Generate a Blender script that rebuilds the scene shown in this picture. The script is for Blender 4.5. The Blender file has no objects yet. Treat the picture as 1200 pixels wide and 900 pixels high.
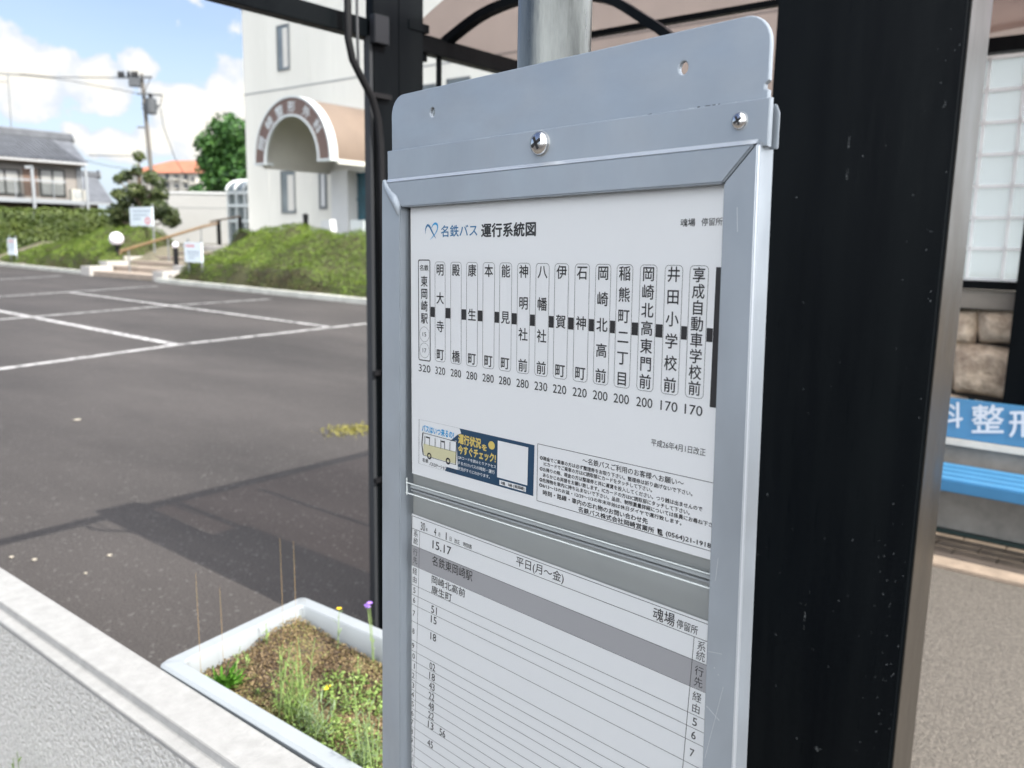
import bpy, bmesh, math, random
import numpy as np
from mathutils import Vector, Matrix

SC = bpy.context.scene
COL = SC.collection
rnd = random.Random(7)
nrs = np.random.RandomState(11)

# ---------------------------------------------------------------- camera
EYE = 1.55
F_PX = 985.0
CR = np.array([0.62883692, -0.77733654, 0.01766435])
CU = np.array([0.12067973, 0.12001814, 0.98540958])
CF = np.array([0.76811492, 0.6175302, -0.1692806])
cam = bpy.data.cameras.new('camera')
camo = bpy.data.objects.new('camera', cam)
COL.objects.link(camo)
cam.sensor_width = 36.0
cam.lens = F_PX / 1200 * 36
cam.clip_start = 0.02
cam.clip_end = 3000
M = Matrix(((CR[0], CU[0], -CF[0], 0), (CR[1], CU[1], -CF[1], 0), (CR[2], CU[2], -CF[2], EYE), (0, 0, 0, 1)))
camo.matrix_world = M
cam.dof.use_dof = True
cam.dof.focus_distance = 0.80
cam.dof.aperture_fstop = 8.0
SC.camera = camo

# ---------------------------------------------------------------- sun and sky
SUN = np.array([-0.015, -0.99, 1.0]); SUN = SUN / np.linalg.norm(SUN)
sl = bpy.data.lights.new('sun', 'SUN'); sl.energy = 2.9; sl.angle = math.radians(0.53); sl.color = (1.0, 0.95, 0.87)
so = bpy.data.objects.new('sun', sl); COL.objects.link(so)
so.rotation_euler = Vector(SUN).to_track_quat('Z', 'Y').to_euler()
so.location = (-5, -20, 25)

world = bpy.data.worlds.new('World'); SC.world = world
world.use_nodes = True
wt = world.node_tree; wt.nodes.clear()


def ray(px, py):
    d = CF + (px - 600) / F_PX * CR - (py - 450) / F_PX * CU
    return d


def on_z(px, py, z):
    d = ray(px, py); p = d * ((z - EYE) / d[2]); return np.array([p[0], p[1], z])


def on_x(px, py, x):
    d = ray(px, py); p = d * (x / d[0]); return np.array([x, p[1], p[2] + EYE])


def on_y(px, py, y):
    d = ray(px, py); p = d * (y / d[1]); return np.array([p[0], y, p[2] + EYE])


def at_d(px, py, dist):
    p = ray(px, py) * dist; return np.array([p[0], p[1], p[2] + EYE])


def build_world():
    N = wt.nodes.new; L = wt.links.new
    out = N('ShaderNodeOutputWorld'); bg = N('ShaderNodeBackground'); L(bg.outputs[0], out.inputs[0])
    bg.inputs[1].default_value = 0.15
    sky = N('ShaderNodeTexSky'); sky.sky_type = 'NISHITA'; sky.sun_disc = False
    sky.sun_elevation = math.asin(SUN[2]); sky.sun_rotation = math.atan2(SUN[0], SUN[1])
    sky.air_density = 1.0; sky.dust_density = 1.2; sky.ozone_density = 1.2
    tc = N('ShaderNodeTexCoord'); sp = N('ShaderNodeSeparateXYZ'); L(tc.outputs['Generated'], sp.inputs[0])

    def mth(op, a, b=None, clamp=False):
        n = N('ShaderNodeMath'); n.operation = op; n.use_clamp = clamp
        for i, v in enumerate((a, b)):
            if v is None: continue
            if isinstance(v, (int, float)): n.inputs[i].default_value = v
            else: L(v, n.inputs[i])
        return n.outputs[0]
    yy = mth('MAXIMUM', sp.outputs[1], 0.05)
    a = mth('DIVIDE', sp.outputs[0], yy); e = mth('DIVIDE', sp.outputs[2], yy)
    nz = N('ShaderNodeTexNoise'); nz.inputs['Scale'].default_value = 9; nz.inputs['Detail'].default_value = 8
    nz.inputs['Roughness'].default_value = 0.55
    L(tc.outputs['Generated'], nz.inputs['Vector'])
    nb = N('ShaderNodeTexNoise'); nb.inputs['Scale'].default_value = 38; nb.inputs['Detail'].default_value = 5
    L(tc.outputs['Generated'], nb.inputs['Vector'])
    n1 = mth('SUBTRACT', nz.outputs[0], 0.5); n2 = mth('SUBTRACT', nb.outputs[0], 0.5)
    ns = mth('ADD', mth('MULTIPLY', n1, 1.7), mth('MULTIPLY', n2, 1.1))

    def blob(cx, cy, rx, ry):
        c = ray(cx, cy); c = c / c[1]; k = ray(cx + rx, cy); k = k / k[1]; m = ray(cx, cy - ry); m = m / m[1]
        ra = abs(k[0] - c[0]); re = abs(m[2] - c[2])
        u = mth('DIVIDE', mth('SUBTRACT', a, float(c[0])), float(ra))
        v = mth('DIVIDE', mth('SUBTRACT', e, float(c[2])), float(re))
        r = mth('SQRT', mth('ADD', mth('MULTIPLY', u, u), mth('MULTIPLY', v, v)))
        return mth('SUBTRACT', 1.0, r)
    fld = None
    for b in [(15, 85, 110, 56), (105, 92, 75, 42), (160, 76, 30, 24), (-120, 90, 90, 70), (245, 150, 75, 48), (215, 112, 70, 16),
              (90, 158, 24, 16), (135, 172, 55, 22), (180, 165, 34, 20), (330, 130, 90, 60), (20, 185, 60, 14), (500, 60, 160, 70)]:
        v = blob(*b); fld = v if fld is None else mth('MAXIMUM', fld, v)
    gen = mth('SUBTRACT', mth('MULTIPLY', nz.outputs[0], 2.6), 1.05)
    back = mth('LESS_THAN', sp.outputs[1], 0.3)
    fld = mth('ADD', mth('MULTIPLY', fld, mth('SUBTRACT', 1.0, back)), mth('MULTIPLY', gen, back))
    d = mth('ADD', fld, ns)
    mr = N('ShaderNodeMapRange'); mr.interpolation_type = 'SMOOTHSTEP'
    mr.inputs['From Min'].default_value = -0.03; mr.inputs['From Max'].default_value = 0.13
    L(d, mr.inputs['Value'])
    # thin veil that whitens the lower sky
    hz = N('ShaderNodeMapRange'); L(sp.outputs[2], hz.inputs['Value'])
    hz.inputs['From Min'].default_value = 0.0; hz.inputs['From Max'].default_value = 0.32
    hz.inputs['To Min'].default_value = 0.78; hz.inputs['To Max'].default_value = -0.05
    veil = N('ShaderNodeTexNoise'); veil.inputs['Scale'].default_value = 3.5; veil.inputs['Detail'].default_value = 6
    mp = N('ShaderNodeMapping'); mp.inputs['Scale'].default_value = (1, 1, 3.5); mp.inputs['Location'].default_value = (3, 1, 0)
    L(tc.outputs['Generated'], mp.inputs[0]); L(mp.outputs[0], veil.inputs['Vector'])
    vs = mth('ADD', hz.outputs[0], mth('MULTIPLY', mth('SUBTRACT', veil.outputs[0], 0.5), 0.9), True)
    m1 = N('ShaderNodeMixRGB'); L(vs, m1.inputs[0]); dim = N('ShaderNodeMixRGB'); dim.blend_type = 'MULTIPLY'; dim.inputs[0].default_value = 1; dim.inputs[2].default_value = (0.42, 0.39, 0.42, 1); L(sky.outputs[0], dim.inputs[1]); L(dim.outputs[0], m1.inputs[1]); m1.inputs[2].default_value = (1.40, 1.72, 2.05, 1)
    # cloud tone: warm white tops, cooler where thin
    cc = N('ShaderNodeMixRGB'); L(mth('ADD', mth('MULTIPLY', mth('ADD', d, 0.0), 1.5), mth('MULTIPLY', n2, 1.6), True), cc.inputs[0])
    cc.inputs[1].default_value = (1.68, 1.82, 2.02, 1); cc.inputs[2].default_value = (2.36, 2.28, 2.08, 1)
    # unseen clouds behind the viewer, added extra bright to light the board
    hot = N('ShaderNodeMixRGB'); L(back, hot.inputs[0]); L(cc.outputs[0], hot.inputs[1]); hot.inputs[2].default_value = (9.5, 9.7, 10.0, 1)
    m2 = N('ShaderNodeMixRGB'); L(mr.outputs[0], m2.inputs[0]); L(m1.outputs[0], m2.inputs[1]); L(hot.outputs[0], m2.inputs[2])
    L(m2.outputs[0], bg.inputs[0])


build_world()
SC.view_settings.view_transform = 'Standard'
SC.view_settings.look = 'None'
SC.view_settings.exposure = 1.72
SC.view_settings.gamma = 1.0
SC.view_settings.use_curve_mapping = False
SC.cycles.use_denoising = True
SC.cycles.max_bounces = 10
SC.cycles.transparent_max_bounces = 24
SC.cycles.sample_clamp_indirect = 6
SC.cycles.caustics_reflective = False
SC.cycles.caustics_refractive = False


# ---------------------------------------------------------------- materials
def mat(name, col, rough=0.6, metal=0.0, var=None, bump=None, spec=0.5, col2=None, detail=6, coord='Object', stretch=None, rvar=None, coat=0.0):
    m = bpy.data.materials.new(name); m.use_nodes = True
    t = m.node_tree; p = t.nodes['Principled BSDF']
    p.inputs['Base Color'].default_value = (*col, 1); p.inputs['Roughness'].default_value = rough
    p.inputs['Metallic'].default_value = metal; p.inputs['Specular IOR Level'].default_value = spec
    p.inputs['Coat Weight'].default_value = coat
    N = t.nodes.new; L = t.links.new
    vec = None
    if var or bump or rvar:
        tc = N('ShaderNodeTexCoord'); vec = tc.outputs[coord]
        if stretch:
            mp = N('ShaderNodeMapping'); mp.inputs['Scale'].default_value = stretch; L(vec, mp.inputs[0]); vec = mp.outputs[0]
    if var:
        n = N('ShaderNodeTexNoise'); n.inputs['Scale'].default_value = var[0]; n.inputs['Detail'].default_value = detail
        n.inputs['Roughness'].default_value = 0.65; L(vec, n.inputs['Vector'])
        r = N('ShaderNodeValToRGB'); L(n.outputs[0], r.inputs[0])
        c2 = col2 if col2 else tuple(min(1, c * (1 + var[1])) for c in col)
        c1 = tuple(c * (1 - var[1]) for c in col) if not col2 else col
        r.color_ramp.elements[0].position = 0.32; r.color_ramp.elements[1].position = 0.68
        r.color_ramp.elements[0].color = (*c1, 1); r.color_ramp.elements[1].color = (*c2, 1)
        L(r.outputs[0], p.inputs['Base Color'])
    if rvar:
        n = N('ShaderNodeTexNoise'); n.inputs['Scale'].default_value = rvar[0]; n.inputs['Detail'].default_value = 5; L(vec, n.inputs['Vector'])
        mr = N('ShaderNodeMapRange'); L(n.outputs[0], mr.inputs['Value']); mr.inputs['From Min'].default_value = 0.3; mr.inputs['From Max'].default_value = 0.7
        mr.inputs['To Min'].default_value = rvar[1]; mr.inputs['To Max'].default_value = rvar[2]; L(mr.outputs[0], p.inputs['Roughness'])
    if bump:
        n = N('ShaderNodeTexNoise'); n.inputs['Scale'].default_value = bump[0]; n.inputs['Detail'].default_value = 4; L(vec, n.inputs['Vector'])
        b = N('ShaderNodeBump'); b.inputs['Strength'].default_value = bump[1]; b.inputs['Distance'].default_value = bump[2] if len(bump) > 2 else 0.01
        L(n.outputs[0], b.inputs['Height']); L(b.outputs[0], p.inputs['Normal'])
    return m


def asphalt_mat():
    m = bpy.data.materials.new('asphalt'); m.use_nodes = True
    t = m.node_tree; p = t.nodes['Principled BSDF']; N = t.nodes.new; L = t.links.new
    tc = N('ShaderNodeTexCoord')
    big = N('ShaderNodeTexNoise'); big.inputs['Scale'].default_value = 0.55; big.inputs['Detail'].default_value = 7; big.inputs['Roughness'].default_value = 0.6
    mp = N('ShaderNodeMapping'); mp.inputs['Scale'].default_value = (1.0, 0.35, 1); mp.inputs['Rotation'].default_value = (0, 0, 0.5)
    L(tc.outputs['Object'], mp.inputs[0]); L(mp.outputs[0], big.inputs['Vector'])
    r1 = N('ShaderNodeValToRGB'); L(big.outputs[0], r1.inputs[0])
    e = r1.color_ramp.elements; e[0].position = 0.34; e[1].position = 0.66
    e[0].color = (0.0215, 0.0190, 0.0178, 1); e[1].color = (0.0440, 0.0390, 0.0365, 1)
    fine = N('ShaderNodeTexNoise'); fine.inputs['Scale'].default_value = 130; fine.inputs['Detail'].default_value = 3; L(tc.outputs['Object'], fine.inputs['Vector'])
    vr = N('ShaderNodeTexVoronoi'); vr.inputs['Scale'].default_value = 95; L(tc.outputs['Object'], vr.inputs['Vector'])
    mr = N('ShaderNodeMapRange'); L(fine.outputs[0], mr.inputs['Value']); mr.inputs['From Min'].default_value = 0.3; mr.inputs['From Max'].default_value = 0.75
    mr.inputs['To Min'].default_value = 0.45; mr.inputs['To Max'].default_value = 1.95
    mx = N('ShaderNodeMixRGB'); mx.blend_type = 'MULTIPLY'; mx.inputs[0].default_value = 1; L(r1.outputs[0], mx.inputs[1]); L(mr.outputs[0], mx.inputs[2])
    # pale stones
    st = N('ShaderNodeMapRange'); sn = N('ShaderNodeSeparateColor'); L(vr.outputs['Color'], sn.inputs[0]); L(sn.outputs[0], st.inputs['Value'])
    st.inputs['From Min'].default_value = 0.965; st.inputs['From Max'].default_value = 1.0
    m3 = N('ShaderNodeMixRGB'); L(st.outputs[0], m3.inputs[0]); L(mx.outputs[0], m3.inputs[1]); m3.inputs[2].default_value = (0.10, 0.095, 0.09, 1)
    L(m3.outputs[0], p.inputs['Base Color'])
    p.inputs['Roughness'].default_value = 0.85; p.inputs['Specular IOR Level'].default_value = 0.35
    b = N('ShaderNodeBump'); b.inputs['Strength'].default_value = 0.55; b.inputs['Distance'].default_value = 0.006
    L(fine.outputs[0], b.inputs['Height']); L(b.outputs[0], p.inputs['Normal'])
    return m


def paint_mat(name, white, under, wear):
    m = bpy.data.materials.new(name); m.use_nodes = True
    t = m.node_tree; p = t.nodes['Principled BSDF']; N = t.nodes.new; L = t.links.new
    tc = N('ShaderNodeTexCoord')
    n = N('ShaderNodeTexNoise'); n.inputs['Scale'].default_value = 7; n.inputs['Detail'].default_value = 9; n.inputs['Roughness'].default_value = 0.75
    L(tc.outputs['Object'], n.inputs['Vector'])
    r = N('ShaderNodeValToRGB'); L(n.outputs[0], r.inputs[0]); e = r.color_ramp.elements
    e[0].position = wear - 0.03; e[1].position = wear + 0.05; e[0].color = (*under, 1); e[1].color = (*white, 1)
    L(r.outputs[0], p.inputs['Base Color']); p.inputs['Roughness'].default_value = 0.8
    return m


def clear_mat(name, tint=(1, 1, 1), gloss=0.02, ior=1.45, amount=1.0):
    m = bpy.data.materials.new(name); m.use_nodes = True
    t = m.node_tree; t.nodes.clear(); N = t.nodes.new; L = t.links.new
    o = N('ShaderNodeOutputMaterial'); mx = N('ShaderNodeMixShader'); tr = N('ShaderNodeBsdfTransparent'); g = N('ShaderNodeBsdfGlossy')
    f = N('ShaderNodeFresnel'); f.inputs[0].default_value = ior
    tr.inputs[0].default_value = (*tint, 1); g.inputs['Roughness'].default_value = gloss
    if amount != 1.0:
        mu = N('ShaderNodeMath'); mu.operation = 'MULTIPLY'; mu.inputs[1].default_value = amount; L(f.outputs[0], mu.inputs[0]); L(mu.outputs[0], mx.inputs[0])
    else: L(f.outputs[0], mx.inputs[0])
    L(tr.outputs[0], mx.inputs[1]); L(g.outputs[0], mx.inputs[2]); L(mx.outputs[0], o.inputs[0])
    return m


def roof_sheet_mat():
    m = bpy.data.materials.new('smoked polycarbonate'); m.use_nodes = True
    t = m.node_tree; t.nodes.clear(); N = t.nodes.new; L = t.links.new
    o = N('ShaderNodeOutputMaterial'); tl = N('ShaderNodeBsdfTranslucent'); tr = N('ShaderNodeBsdfTransparent'); df = N('ShaderNodeBsdfDiffuse')
    tc = N('ShaderNodeTexCoord'); n = N('ShaderNodeTexNoise'); n.inputs['Scale'].default_value = 2.3; n.inputs['Detail'].default_value = 8; n.inputs['Roughness'].default_value = 0.65
    L(tc.outputs['Object'], n.inputs['Vector'])
    r = N('ShaderNodeValToRGB'); L(n.outputs[0], r.inputs[0]); e = r.color_ramp.elements
    e[0].position = 0.36; e[1].position = 0.60; e[0].color = (0.062, 0.053, 0.055, 1); e[1].color = (0.15, 0.121, 0.110, 1)
    L(r.outputs[0], tl.inputs[0]); L(r.outputs[0], df.inputs[0])
    tr.inputs[0].default_value = (0.60, 0.485, 0.45, 1)
    a = N('ShaderNodeMixShader'); a.inputs[0].default_value = 0.25; L(tl.outputs[0], a.inputs[1]); L(df.outputs[0], a.inputs[2])
    b = N('ShaderNodeMixShader'); b.inputs[0].default_value = 0.68; L(a.outputs[0], b.inputs[1]); L(tr.outputs[0], b.inputs[2])
    L(b.outputs[0], o.inputs[0])
    return m


def block_mat():
    m = bpy.data.materials.new('glass block'); m.use_nodes = True
    t = m.node_tree; t.nodes.clear(); N = t.nodes.new; L = t.links.new
    o = N('ShaderNodeOutputMaterial'); tl = N('ShaderNodeBsdfTranslucent'); tr = N('ShaderNodeBsdfTransparent'); g = N('ShaderNodeBsdfPrincipled')
    tl.inputs[0].default_value = (0.62, 0.69, 0.71, 1); tr.inputs[0].default_value = (0.62, 0.68, 0.70, 1)
    g.inputs['Base Color'].default_value = (0.55, 0.62, 0.64, 1); g.inputs['Roughness'].default_value = 0.2
    a = N('ShaderNodeMixShader'); a.inputs[0].default_value = 0.5; L(tl.outputs[0], a.inputs[1]); L(tr.outputs[0], a.inputs[2])
    b = N('ShaderNodeMixShader'); b.inputs[0].default_value = 0.3; L(a.outputs[0], b.inputs[1]); L(g.outputs[0], b.inputs[2])
    L(b.outputs[0], o.inputs[0])
    return m


def leaf_mat(name, cols, trans=0.25, scale=6.0):
    """leaf colour varies per face through a face attribute"""
    m = bpy.data.materials.new(name); m.use_nodes = True
    t = m.node_tree; t.nodes.clear(); N = t.nodes.new; L = t.links.new
    o = N('ShaderNodeOutputMaterial'); d = N('ShaderNodeBsdfPrincipled'); tl = N('ShaderNodeBsdfTranslucent'); mx = N('ShaderNodeMixShader')
    at = N('ShaderNodeAttribute'); at.attribute_name = 'tone'
    r = N('ShaderNodeValToRGB'); L(at.outputs['Fac'], r.inputs[0])
    el = r.color_ramp.elements
    while len(el) < len(cols): el.new(0.5)
    for i, c in enumerate(cols):
        el[i].position = i / (len(cols) - 1); el[i].color = (*c, 1)
    L(r.outputs[0], d.inputs['Base Color']); d.inputs['Roughness'].default_value = 0.55; d.inputs['Specular IOR Level'].default_value = 0.35
    L(r.outputs[0], tl.inputs[0]); mx.inputs[0].default_value = trans
    L(d.outputs[0], mx.inputs[1]); L(tl.outputs[0], mx.inputs[2]); L(mx.outputs[0], o.inputs[0])
    return m


# ---------------------------------------------------------------- mesh helpers
WLOC = {}


class MB:
    def __init__(self): self.v = []; self.f = []

    def add(self, vs, fs):
        b = len(self.v); self.v += [tuple(map(float, q)) for q in vs]; self.f += [tuple(b + i for i in f) for f in fs]

    def box(self, x0, y0, z0, x1, y1, z1):
        vs = [(x, y, z) for x in (x0, x1) for y in (y0, y1) for z in (z0, z1)]
        self.add(vs, [(0, 1, 3, 2), (4, 6, 7, 5), (0, 4, 5, 1), (2, 3, 7, 6), (0, 2, 6, 4), (1, 5, 7, 3)]); return self

    def obox(self, c, ax, ay, az):
        c, ax, ay, az = map(np.array, (c, ax, ay, az))
        vs = [c + i * ax + j * ay + k * az for i in (-1, 1) for j in (-1, 1) for k in (-1, 1)]
        self.add(vs, [(0, 1, 3, 2), (4, 6, 7, 5), (0, 4, 5, 1), (2, 3, 7, 6), (0, 2, 6, 4), (1, 5, 7, 3)]); return self

    def beam(self, p, q, w, h, up=(0, 0, 1)):
        p = np.array(p, float); q = np.array(q, float); d = q - p; l = np.linalg.norm(d); d = d / l
        u = np.array(up, float); s = np.cross(d, u); s = s / np.linalg.norm(s); u = np.cross(s, d)
        return self.obox((p + q) / 2, d * l / 2, s * w / 2, u * h / 2)

    def prism(self, poly, ext):
        n = len(poly); ext = np.array(ext, float); a = [np.array(q, float) for q in poly]
        self.add(a + [q + ext for q in a], [tuple(range(n))[::-1], tuple(range(n, 2 * n))] + [(i, (i + 1) % n, n + (i + 1) % n, n + i) for i in range(n)]); return self

    def quad(self, *p):
        self.add(p, [tuple(range(len(p)))]); return self

    def tube(self, pts, r, n=8, cap=True):
        pts = [np.array(p, float) for p in pts]; k = len(pts)
        rs = [r] * k if isinstance(r, (int, float)) else r
        ref = None; rings = []
        for i in range(k):
            d = pts[min(i + 1, k - 1)] - pts[max(i - 1, 0)]; d = d / (np.linalg.norm(d) + 1e-12)
            if ref is None:
                ref = np.array([0, 0, 1.]) if abs(d[2]) < 0.9 else np.array([1., 0, 0])
            s = np.cross(d, ref); s = s / np.linalg.norm(s); u = np.cross(s, d); ref = u
            rings.append([pts[i] + rs[i] * (math.cos(2 * math.pi * j / n) * s + math.sin(2 * math.pi * j / n) * u) for j in range(n)])
        vs = [v for g in rings for v in g]
        fs = [(i * n + j, i * n + (j + 1) % n, (i + 1) * n + (j + 1) % n, (i + 1) * n + j) for i in range(k - 1) for j in range(n)]
        if cap: fs += [tuple(range(n))[::-1], tuple((k - 1) * n + j for j in range(n))]
        self.add(vs, fs); return self

    def lathe(self, c, axis, prof, n=20):
        """prof: list of (distance along axis, radius)"""
        c = np.array(c, float); a = np.array(axis, float); a = a / np.linalg.norm(a)
        ref = np.array([0, 0, 1.]) if abs(a[2]) < 0.9 else np.array([1., 0, 0])
        s = np.cross(a, ref); s = s / np.linalg.norm(s); u = np.cross(s, a)
        vs = [c + a * h + max(r, 1e-5) * (math.cos(2 * math.pi * j / n) * s + math.sin(2 * math.pi * j / n) * u) for h, r in prof for j in range(n)]
        k = len(prof)
        fs = [(i * n + j, i * n + (j + 1) % n, (i + 1) * n + (j + 1) % n, (i + 1) * n + j) for i in range(k - 1) for j in range(n)]
        fs += [tuple(range(n))[::-1], tuple((k - 1) * n + j for j in range(n))]
        self.add(vs, fs); return self

    def ball(self, c, r, nu=20, nv=12, sq=1.0):
        prof = [(-r * sq * math.cos(math.pi * i / nv), r * math.sin(math.pi * i / nv)) for i in range(nv + 1)]
        return self.lathe(c, (0, 0, 1), prof, nu)

    def build(self, name, m, parent=None, smooth=False, bevel=0.0, seg=2, fix=True):
        me = bpy.data.meshes.new(name)
        off = np.array(WLOC.get(parent.name, (0, 0, 0))) if parent else np.zeros(3)
        me.from_pydata([tuple(np.array(q) - off) for q in self.v], [], self.f)
        if fix:
            bm = bmesh.new(); bm.from_mesh(me); bmesh.ops.recalc_face_normals(bm, faces=bm.faces)
            if bevel > 0:
                ed = [e for e in bm.edges if len(e.link_faces) == 2 and e.calc_face_angle(0) > 0.5]
                bmesh.ops.bevel(bm, geom=ed, offset=bevel, segments=seg, affect='EDGES', clamp_overlap=True)
            bm.to_mesh(me); bm.free()
        me.update()
        if smooth:
            for p in me.polygons: p.use_smooth = True
            try: me.set_sharp_from_angle(angle=math.radians(38))
            except Exception: pass
        o = bpy.data.objects.new(name, me)
        for mm in (m if isinstance(m, (list, tuple)) else [m]): me.materials.append(mm)
        COL.objects.link(o)
        if parent: o.parent = parent; WLOC[o.name] = WLOC.get(parent.name, (0, 0, 0))
        return o


def tag(o, label, cat, group=None):
    o['label'] = label; o['category'] = cat
    if group: o['group'] = group
    return o


def thing(name, label, cat, loc, group=None):
    o = bpy.data.objects.new(name, None); COL.objects.link(o); o.location = loc; o.empty_display_size = 0.2
    WLOC[o.name] = tuple(map(float, loc)); return tag(o, label, cat, group)


def kind(o, k): o['kind'] = k; return o


def mesh_np(name, verts, quads, m, parent=None, tone=None, shift=True):
    """fast mesh of n-gons with constant corner count"""
    verts = np.asarray(verts, np.float32)
    if parent and shift: verts = verts - np.array(WLOC.get(parent.name, (0, 0, 0)), np.float32)
    me = bpy.data.meshes.new(name); k = quads.shape[1]; nf = len(quads)
    me.vertices.add(len(verts)); me.vertices.foreach_set('co', verts.ravel())
    me.loops.add(nf * k); me.loops.foreach_set('vertex_index', quads.ravel().astype(np.int32))
    me.polygons.add(nf); me.polygons.foreach_set('loop_start', (np.arange(nf) * k).astype(np.int32))
    me.update(calc_edges=True)
    if tone is not None:
        at = me.attributes.new('tone', 'FLOAT', 'FACE'); at.data.foreach_set('value', np.asarray(tone, np.float32))
    me.materials.append(m); o = bpy.data.objects.new(name, me); COL.objects.link(o)
    if parent: o.parent = parent; WLOC[o.name] = WLOC.get(parent.name, (0, 0, 0))
    return o


def leaves(centers, normals, size, aspect=0.5, jitter=0.7, rs=nrs):
    """one pointed quad (kite) per centre, roughly facing its normal"""
    n = len(centers); nr = normals + rs.normal(0, jitter, (n, 3)); nr /= np.linalg.norm(nr, axis=1)[:, None] + 1e-9
    t = rs.normal(0, 1, (n, 3)); t -= (t * nr).sum(1)[:, None] * nr; t /= np.linalg.norm(t, axis=1)[:, None] + 1e-9
    b = np.cross(nr, t); s = size * rs.uniform(0.6, 1.3, n)[:, None] if np.isscalar(size) else (size * rs.uniform(0.7, 1.25, n))[:, None]
    v = np.stack([centers - t * s, centers + b * s * aspect + nr * s * 0.15, centers + t * s, centers - b * s * aspect + nr * s * 0.15], 1).reshape(-1, 3)
    return v, np.arange(4 * n).reshape(n, 4)


def vnoise(p, sc, seed=0):
    """cheap smooth noise from summed sines, -1..1"""
    r = np.random.RandomState(seed); o = np.zeros(len(p))
    for i in range(6):
        k = r.normal(0, 1, 3) * sc * (1 + 0.5 * i); o += np.sin(p @ k + r.uniform(0, 6.28)) / (1 + 0.4 * i)
    return o / 2.6


# glyphs: text set flat in its own plane, then mapped onto the surface that carries it
def text_mesh(s, bold=0.0, res=3):
    cu = bpy.data.curves.new('lettering', 'FONT'); cu.body = s; cu.resolution_u = res; cu.offset = bold
    o = bpy.data.objects.new('lettering', cu); me = bpy.data.meshes.new_from_object(o)
    v = np.array([tuple(q.co)[:2] for q in me.vertices]); f = [tuple(p.vertices) for p in me.polygons]
    bpy.data.objects.remove(o); bpy.data.curves.remove(cu); bpy.data.meshes.remove(me)
    return v, f


def lay(mb, uv, f, fn, sh):
    """glyph polygons, thickened by slightly shifted copies each a hair above the last"""
    p0 = np.array(fn(*uv[0])); nx_ = np.array(fn(uv[0][0] + 1e-3, uv[0][1])) - p0; ny_ = np.array(fn(uv[0][0], uv[0][1] + 1e-3)) - p0
    nn = np.cross(nx_, ny_); nn = nn / (np.linalg.norm(nn) + 1e-15)
    if nn @ (np.array([0, 0, EYE]) - p0) < 0: nn = -nn
    offs = [(0, 0)] if sh[0] == 0 else [(-1, 0), (1, 0), (0, 1), (0, -1)]
    for k, (a, b) in enumerate(offs):
        mb.add([np.array(fn(q[0] + a * sh[0], q[1] + b * sh[1])) + nn * k * 0.00002 for q in uv], f)


def put_text(mb, s, box, fn, bold=0.0, res=3, keep=False):
    """fit the inked bounding box of s into box=(u0,u1,v0,v1); fn maps (u,v) to space"""
    v, f = text_mesh(s, 0.0, res)
    if not len(v): return
    lo = v.min(0); hi = v.max(0); u0, u1, v0, v1 = box
    su = (u1 - u0) / max(hi[0] - lo[0], 1e-6); sv = (v1 - v0) / max(hi[1] - lo[1], 1e-6)
    lay(mb, [(u0 + (q[0] - lo[0]) * su, v0 + (q[1] - lo[1]) * sv) for q in v], f, fn, (bold * su, bold * sv))


def put_char(mb, s, cu, cv, em, fn, xs=1.0, bold=0.0, res=3):
    """one character centred on its em square (no stretching to ink)"""
    v, f = text_mesh(s, 0.0, res)
    mid = np.array([0.5, 0.36]) if ord(s[0]) > 0x2000 else (v.min(0) + v.max(0)) / 2
    lay(mb, [(cu + (q[0] - mid[0]) * em * xs, cv + (q[1] - mid[1]) * em) for q in v], f, fn, (bold * em, bold * em))


# ---------------------------------------------------------------- palette
M_asph = asphalt_mat()
M_line = paint_mat('worn road paint', (0.33, 0.325, 0.32), (0.06, 0.058, 0.056), 0.455)
M_pave = mat('sidewalk asphalt', (0.088, 0.078, 0.066), 0.9, var=(75, 0.4), bump=(120, 0.9, 0.008))
M_kerb = mat('pale concrete kerb', (0.36, 0.35, 0.33), 0.85, var=(5, 0.2), bump=(60, 0.3))
M_tan = mat('tan stone edging', (0.24, 0.19, 0.145), 0.85, var=(12, 0.2), bump=(90, 0.4, 0.004))
M_soil = mat('dark soil', (0.05, 0.035, 0.025), 0.95, var=(30, 0.5), bump=(60, 0.8, 0.01))
M_walltop = mat('white stucco cap', (0.205, 0.205, 0.20), 0.9, var=(26, 0.10), bump=(120, 0.5, 0.003))
M_stucco = mat('sprayed stucco lifted for shade', (0.53, 0.52, 0.49), 0.95, var=(70, 0.22), bump=(110, 1.0, 0.02))  # same stucco as the cap, made paler to brighten its sunless face
M_alu = mat('anodised aluminium', (0.275, 0.305, 0.332), 0.42, metal=0.4, var=(5, 0.10), rvar=(30, 0.28, 0.55), stretch=(1, 1, 0.6), bump=(260, 0.05, 0.001))
M_alu2 = mat('aluminium sheet', (0.27, 0.302, 0.332), 0.45, metal=0.4, var=(9, 0.10), rvar=(40, 0.28, 0.58), stretch=(1, 0.5, 1), bump=(260, 0.05, 0.001))
M_steel = mat('bright screw steel', (0.62, 0.61, 0.6), 0.2, metal=1.0, bump=(300, 0.15, 0.001))
M_recess = mat('dark recess', (0.01, 0.01, 0.01), 0.7)
M_pole = mat('weathered galvanised steel', (0.14, 0.147, 0.14), 0.32, metal=0.85, var=(7, 0.5), rvar=(14, 0.22, 0.5), stretch=(6, 6, 1), bump=(60, 0.15, 0.002))
M_back = mat('grey backing sheet', (0.33, 0.345, 0.34), 0.55, metal=0.2, var=(3, 0.08))
M_paper = mat('white print paper', (0.86, 0.87, 0.885), 0.75, var=(2.5, 0.012))
M_paper2 = mat('timetable paper', (0.82, 0.835, 0.85), 0.75, var=(2.5, 0.012))
M_ink = mat('black print ink', (0.016, 0.016, 0.018), 0.6)
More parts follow.
